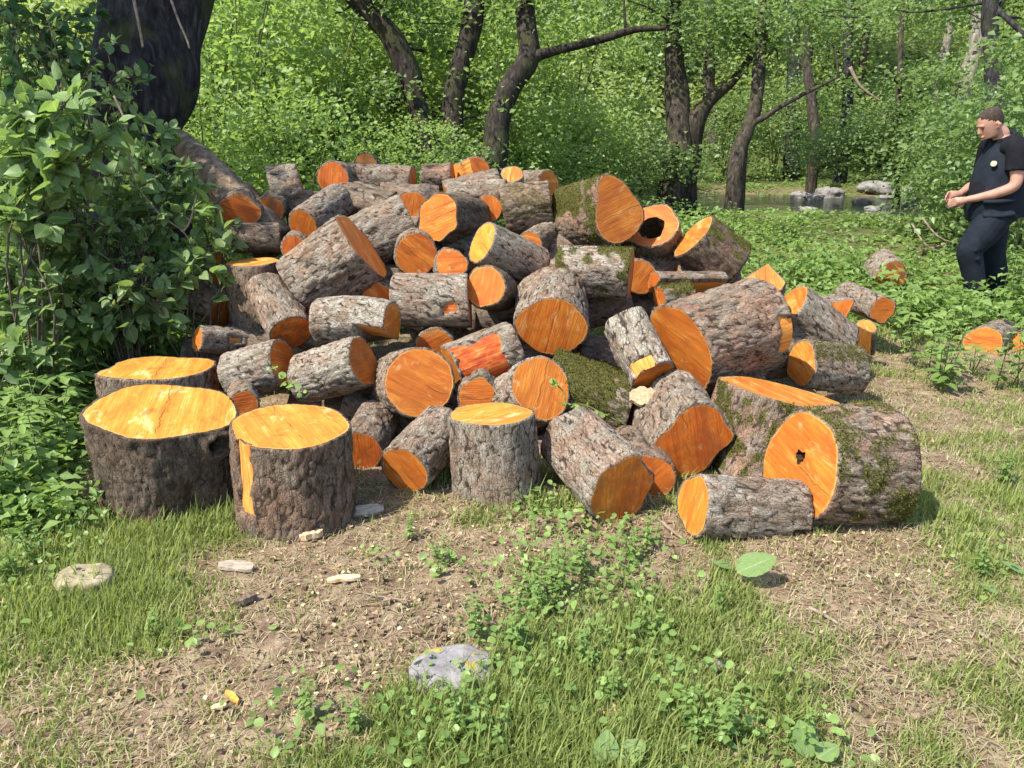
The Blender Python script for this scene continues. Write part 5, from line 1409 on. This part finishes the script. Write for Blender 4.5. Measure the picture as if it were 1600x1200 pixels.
# ------------------------------------------------------------------ the man
def person():
    d = 7.0; p = at(1536, 478, d)
    g = gz(p[0], p[1])
    root = thing('person', 'man in dark vest, black T-shirt and dark trousers, hands together before his belly', 'person', (p[0], p[1], g))
    root.rotation_euler = (0, math.radians(-9), 0)
    def loft(mb, rings, seg=20):
        """rings: (x, y, z, half depth, half width, yaw) closed ellipses, capped"""
        R_ = spline(np.array(rings, float), 7 * len(rings)); th = np.linspace(0, 2 * np.pi, seg, endpoint=False); V = []
        for x, y, z, hx, hy in R_: V.append(np.stack([x + hx * np.cos(th), y + hy * np.sin(th), np.full(seg, z)], 1))
        n = len(R_); V = np.concatenate(V + [np.array([R_[0, :3], R_[-1, :3]])]); a = np.arange(seg); b = (a + 1) % seg
        Q = np.concatenate([np.stack([k * seg + a, k * seg + b, (k + 1) * seg + b, (k + 1) * seg + a], 1) for k in range(n - 1)])
        T = np.concatenate([np.stack([b, a, np.full(seg, n * seg)], 1), np.stack([(n - 1) * seg + a, (n - 1) * seg + b, np.full(seg, n * seg + 1)], 1)])
        mb.add(V, Q, T)
    def limb(mb, pts, seg=14):
        s = spline(np.array(pts, float), 8 * len(pts)); mb.tube(s[:, :3], s[:, 3], seg)
    def finish(mb, name, mat, voxel):
        me = mb.mesh(name); o = bpy.data.objects.new(name, me); COL.objects.link(o)
        r = o.modifiers.new('r', 'REMESH'); r.mode = 'VOXEL'; r.voxel_size = voxel
        s = o.modifiers.new('s', 'SMOOTH'); s.iterations = 3; s.factor = .5
        dg = bpy.context.evaluated_depsgraph_get(); ev = bpy.data.meshes.new_from_object(o.evaluated_get(dg))
        for q in ev.polygons: q.use_smooth = True
        ev.materials.clear(); ev.materials.append(mat); ev.name = name
        o.modifiers.clear(); o.data = ev; o.parent = root
        return o
    skin = mat_plain('skin', [(.3, (.32, .155, .105)), (.7, (.43, .235, .165))], 12, .55, .1, .002, .35)
    navy = mat_plain('navy_cloth', [(.3, (.007, .009, .014)), (.7, (.015, .019, .028))], 9, .85, .5, .02, .15)
    black = mat_plain('black_cloth', [(.3, (.006, .006, .008)), (.7, (.014, .014, .017))], 9, .9, .5, .02, .1)
    hairm = mat_plain('short_hair', [(.3, (.022, .015, .011)), (.7, (.075, .054, .040))], 60, .9, .9, .008)
    boot = mat_plain('boot_leather', [(.3, (.008, .008, .008)), (.7, (.02, .018, .016))], 20, .5, .3, .01)
    def bow(V):
        """the head bowed forward about the neck"""
        V = np.array(V, float); p_ = np.array([.09, 0, 1.52]); w_ = smooth(1.47, 1.53, V[:, 2]); a_ = math.radians(19) * w_
        dx, dz = V[:, 0] - p_[0], V[:, 2] - p_[2]
        V[:, 0], V[:, 2] = p_[0] + dx * np.cos(a_) - dz * np.sin(a_), p_[2] + dz * np.cos(a_) + dx * np.sin(a_)
        return V
    # body (faces -X)
    b = MB()
    loft(b, [(.10, 0, .78, .15, .16), (.08, 0, .95, .19, .18), (.10, 0, 1.12, .17, .18), (.14, 0, 1.30, .14, .19), (.15, 0, 1.42, .10, .16), (.13, 0, 1.48, .07, .08)])
    limb(b, [(.13, 0, 1.40, .068), (.10, 0, 1.50, .064), (.07, 0, 1.58, .062)])                       # neck
    hc = np.array([.045, 0, 1.615])
    HEADB = [(.015, 0, 1.488, .030, .028), (.02, 0, 1.505, .058, .052), (.035, 0, 1.545, .082, .066), (.045, 0, 1.60, .098, .076), (.052, 0, 1.655, .102, .079), (.058, 0, 1.70, .091, .071), (.06, 0, 1.728, .066, .052), (.06, 0, 1.745, .030, .024)]
    loft(b, HEADB, 24)
    HEAD = [(.015, 0, 1.488, .030, .028), (.02, 0, 1.505, .058, .052), (.035, 0, 1.545, .082, .066), (.045, 0, 1.60, .098, .076), (.052, 0, 1.655, .102, .079), (.058, 0, 1.70, .091, .071), (.06, 0, 1.728, .066, .052), (.06, 0, 1.745, .030, .024)]
    b.tube([(-.045, 0, 1.632), (-.058, 0, 1.608), (-.066, 0, 1.588), (-.052, 0, 1.576)], [.010, .013, .016, .013], 8)   # nose
    b.tube([(-.050, -.022, 1.548), (-.056, 0, 1.547), (-.050, .022, 1.548)], [.008, .010, .008], 8)                      # lips
    b.tube([(-.036, -.02, 1.505), (-.044, 0, 1.502), (-.036, .02, 1.505)], [.018, .021, .018], 8)                        # chin
    b.tube([(-.040, -.05, 1.640), (-.050, 0, 1.645), (-.040, .05, 1.640)], [.009, .010, .009], 8)                        # brow
    for s in (-1, 1):
        b.tube([(.055, s * .078, 1.625), (.068, s * .088, 1.605), (.055, s * .082, 1.570)], [.012, .017, .010], 8)        # ear
    for k in range(len(b.v)): b.v[k] = bow(b.v[k])
    # arms: near arm is on the camera side (-Y)
    near = [(.12, -.19, 1.375, .050), (.10, -.245, 1.24, .054), (.075, -.27, 1.10, .046), (-.02, -.21, 1.045, .043), (-.13, -.12, 1.015, .034), (-.20, -.07, 1.005, .028)]
    far = [(.14, .19, 1.375, .050), (.12, .245, 1.24, .052), (.06, .25, 1.09, .044), (-.06, .16, 1.07, .040), (-.17, .06, 1.055, .032), (-.23, .01, 1.05, .028)]
    limb(b, near); limb(b, far)
    def hand(w, dirx, thumb_up, side):
        w = np.array(w); f = np.array(dirx) / np.linalg.norm(dirx); upv = np.array([0, 0, 1.0]); lat = np.cross(f, upv); lat /= np.linalg.norm(lat)
        lat = np.cross(f, lat)                                                                         # knuckles run roughly up-down
        b.tube([w, w + f * .045, w + f * .085], [.027, .036, .032], 10, squash=.8)
        for k, ln in enumerate((.070, .082, .076, .058)):
            o = w + f * .082 + lat * (.030 - .020 * k); cu = np.array([0, side * .5, -.4])
            pts = [o - f * .02, o + f * ln * .4, o + f * ln * .72 + cu * .022, o + f * ln * .85 + cu * .05]
            b.tube(pts, [.0095, .009, .0085, .0075], 6)
        o = w + f * .03 + lat * .028
        b.tube([o, o + lat * .025 + f * .02, o + lat * .032 + f * .05], [.013, .011, .009], 6)
    hand((-.205, -.068, 1.004), (-.9, .25, -.08), 1, 1)
    hand((-.225, .01, 1.052), (-.95, -.15, .02), 1, -1)
    # legs
    fl = [(.03, -.10, .84, .115), (-.08, -.11, .70, .105), (-.19, -.11, .57, .072), (-.17, -.11, .42, .066), (-.14, -.11, .24, .050), (-.13, -.11, .12, .042)]
    rl = [(.10, .10, .84, .115), (.12, .10, .68, .105), (.13, .10, .48, .070), (.16, .10, .32, .064), (.18, .10, .18, .046), (.18, .10, .08, .042)]
    limb(b, fl); limb(b, rl)
    b.tube([(-.12, -.11, .09), (-.22, -.11, .06), (-.30, -.11, .05)], [.042, .040, .030], 10)
    b.tube([(.20, .10, .06), (.10, .10, .045), (.02, .10, .04)], [.042, .040, .030], 10)
    finish(b, 'body', skin, .0065)
    # trousers
    t = MB()
    loft(t, [(.07, 0, .76, .16, .19), (.08, 0, .86, .215, .215), (.08, 0, .96, .20, .20)])
    for l, sg in ((fl, 1), (rl, 1)):
        q = np.array(l); q[:, 3] += [.030, .026, .034, .030, .040, .044]; limb(t, q, 18)
    for z, x in ((.60, -.20), (.52, -.18), (.20, -.14)): t.tube([(x - .09, -.13, z), (x, -.215, z - .02), (x + .09, -.13, z - .03)], [.014, .017, .012], 7)
    for z, x in ((.45, .13), (.15, .18)): t.tube([(x - .09, .08, z), (x, .005, z - .02), (x + .09, .08, z - .02)], [.014, .016, .012], 7)
    finish(t, 'trousers', navy, .011)
    # shirt with short sleeves
    s = MB()
    loft(s, [(.08, 0, .90, .215, .21), (.08, 0, 1.05, .215, .215), (.12, 0, 1.22, .185, .22), (.15, 0, 1.37, .135, .205), (.135, 0, 1.47, .085, .10)])
    for a in (near, far):
        q = np.array([(a[0][0] - .01, a[0][1] * .55, 1.40, .055), tuple(np.array(a[0]) + [0, a[0][1] * .1, .01, 0]), a[1], tuple((np.array(a[1]) * .75 + np.array(a[2]) * .25))]); q[:, 3] += [.030, .042, .030, .034]; limb(s, q, 16)
    finish(s, 'shirt', black, .009)
    # vest, with collar and pockets
    v = MB()
    loft(v, [(.085, 0, .80, .235, .23), (.075, 0, .95, .235, .235), (.10, 0, 1.10, .215, .235), (.13, 0, 1.26, .195, .23), (.155, 0, 1.38, .150, .185), (.145, 0, 1.455, .095, .115)])
    v.tube([(.06, -.08, 1.455), (.15, -.115, 1.48), (.22, 0, 1.50), (.15, .115, 1.48), (.06, .08, 1.455)], [.018, .022, .024, .022, .018], 8)
    v.tube([(-.12, -.16, .98), (-.02, -.235, .97), (.10, -.255, .97)], [.02, .022, .02], 8)
    v.tube([(-.12, -.16, .86), (-.02, -.235, .85), (.10, -.255, .85)], [.02, .022, .02], 8)
    finish(v, 'vest', navy, .010)
    for (x0, y0, z0, x1, y1) in ((-.14, -.11, .055, -.31, -.11), (.20, .10, .045, .0, .10)):
        m = MB(); m.tube([(x0 + .05, y0, z0 + .01), (x0 - .02, y0, z0 + .02), ((x0 + x1) / 2, y1, z0 + .005), (x1, y1, z0 - .005)], [.05, .062, .054, .036], 12); m.tube([(x0, y0, z0), (x0 + .02, y0, z0 + .12)], [.055, .058], 12)
        finish(m, 'boot', boot, .009)
    # short hair: the skull a little enlarged above a hairline that drops towards the nape
    h = MB(); loft(h, HEAD, 36)
    for k in range(len(h.v)):
        q = h.v[k]; c = np.array([.055, 0, 1.62]); up_ = smooth(-.006, .006, q[:, 2] - (1.716 - (q[:, 0] + .045) * .92) + .013 * noise3(q * 75, 2))
        h.v[k] = c + (q - c) * (.95 + .072 * up_ + .012 * noise3(q * 110, 5) * up_)[:, None]
    for k in range(len(h.v)): h.v[k] = bow(h.v[k])
    hm = h.mesh('hair'); obj('hair', hm, hairm, root)
    for sgn in (-1, 1):
        m = MB(); m.tube([(-.036, sgn * .034, 1.618), (-.046, sgn * .033, 1.618)], [.008, .006], 8)
        m.v = [bow(q) for q in m.v]
        obj('eye', m.mesh('eye'), mat_eye, root)
    # round badge on the chest of the vest
    m = MB(); th = np.linspace(0, 2 * np.pi, 20, endpoint=False)
    badge = mat_plain('badge', [(.35, (.30, .30, .12)), (.65, (.45, .45, .38))], 60, .6)
    c = np.array([-.045, -.165, 1.285]); nrm = unit(np.array([-.62, -.75, .2])); tx = unit(np.cross(nrm, [0, 0, 1])); ty = np.cross(tx, nrm)
    c = c + nrm * -.008
    ring = [c + nrm * k + r * (np.outer(np.cos(th), tx) + np.outer(np.sin(th), ty)) for r, k in ((.024, -.02), (.024, .005), (.021, .006))]
    V = np.concatenate(ring + [(c + nrm * .006)[None]]); a = np.arange(20); q = (a + 1) % 20
    m.add(V, np.concatenate([np.stack([k * 20 + a, k * 20 + q, (k + 1) * 20 + q, (k + 1) * 20 + a], 1) for k in (0, 1)]), np.stack([40 + a, 40 + q, np.full(20, 60)], 1))
    obj('badge', m.mesh('badge'), badge, root)
mat_eye = mat_plain('eye', [(.4, (.02, .015, .012)), (.6, (.03, .02, .015))], 5, .3)
person()
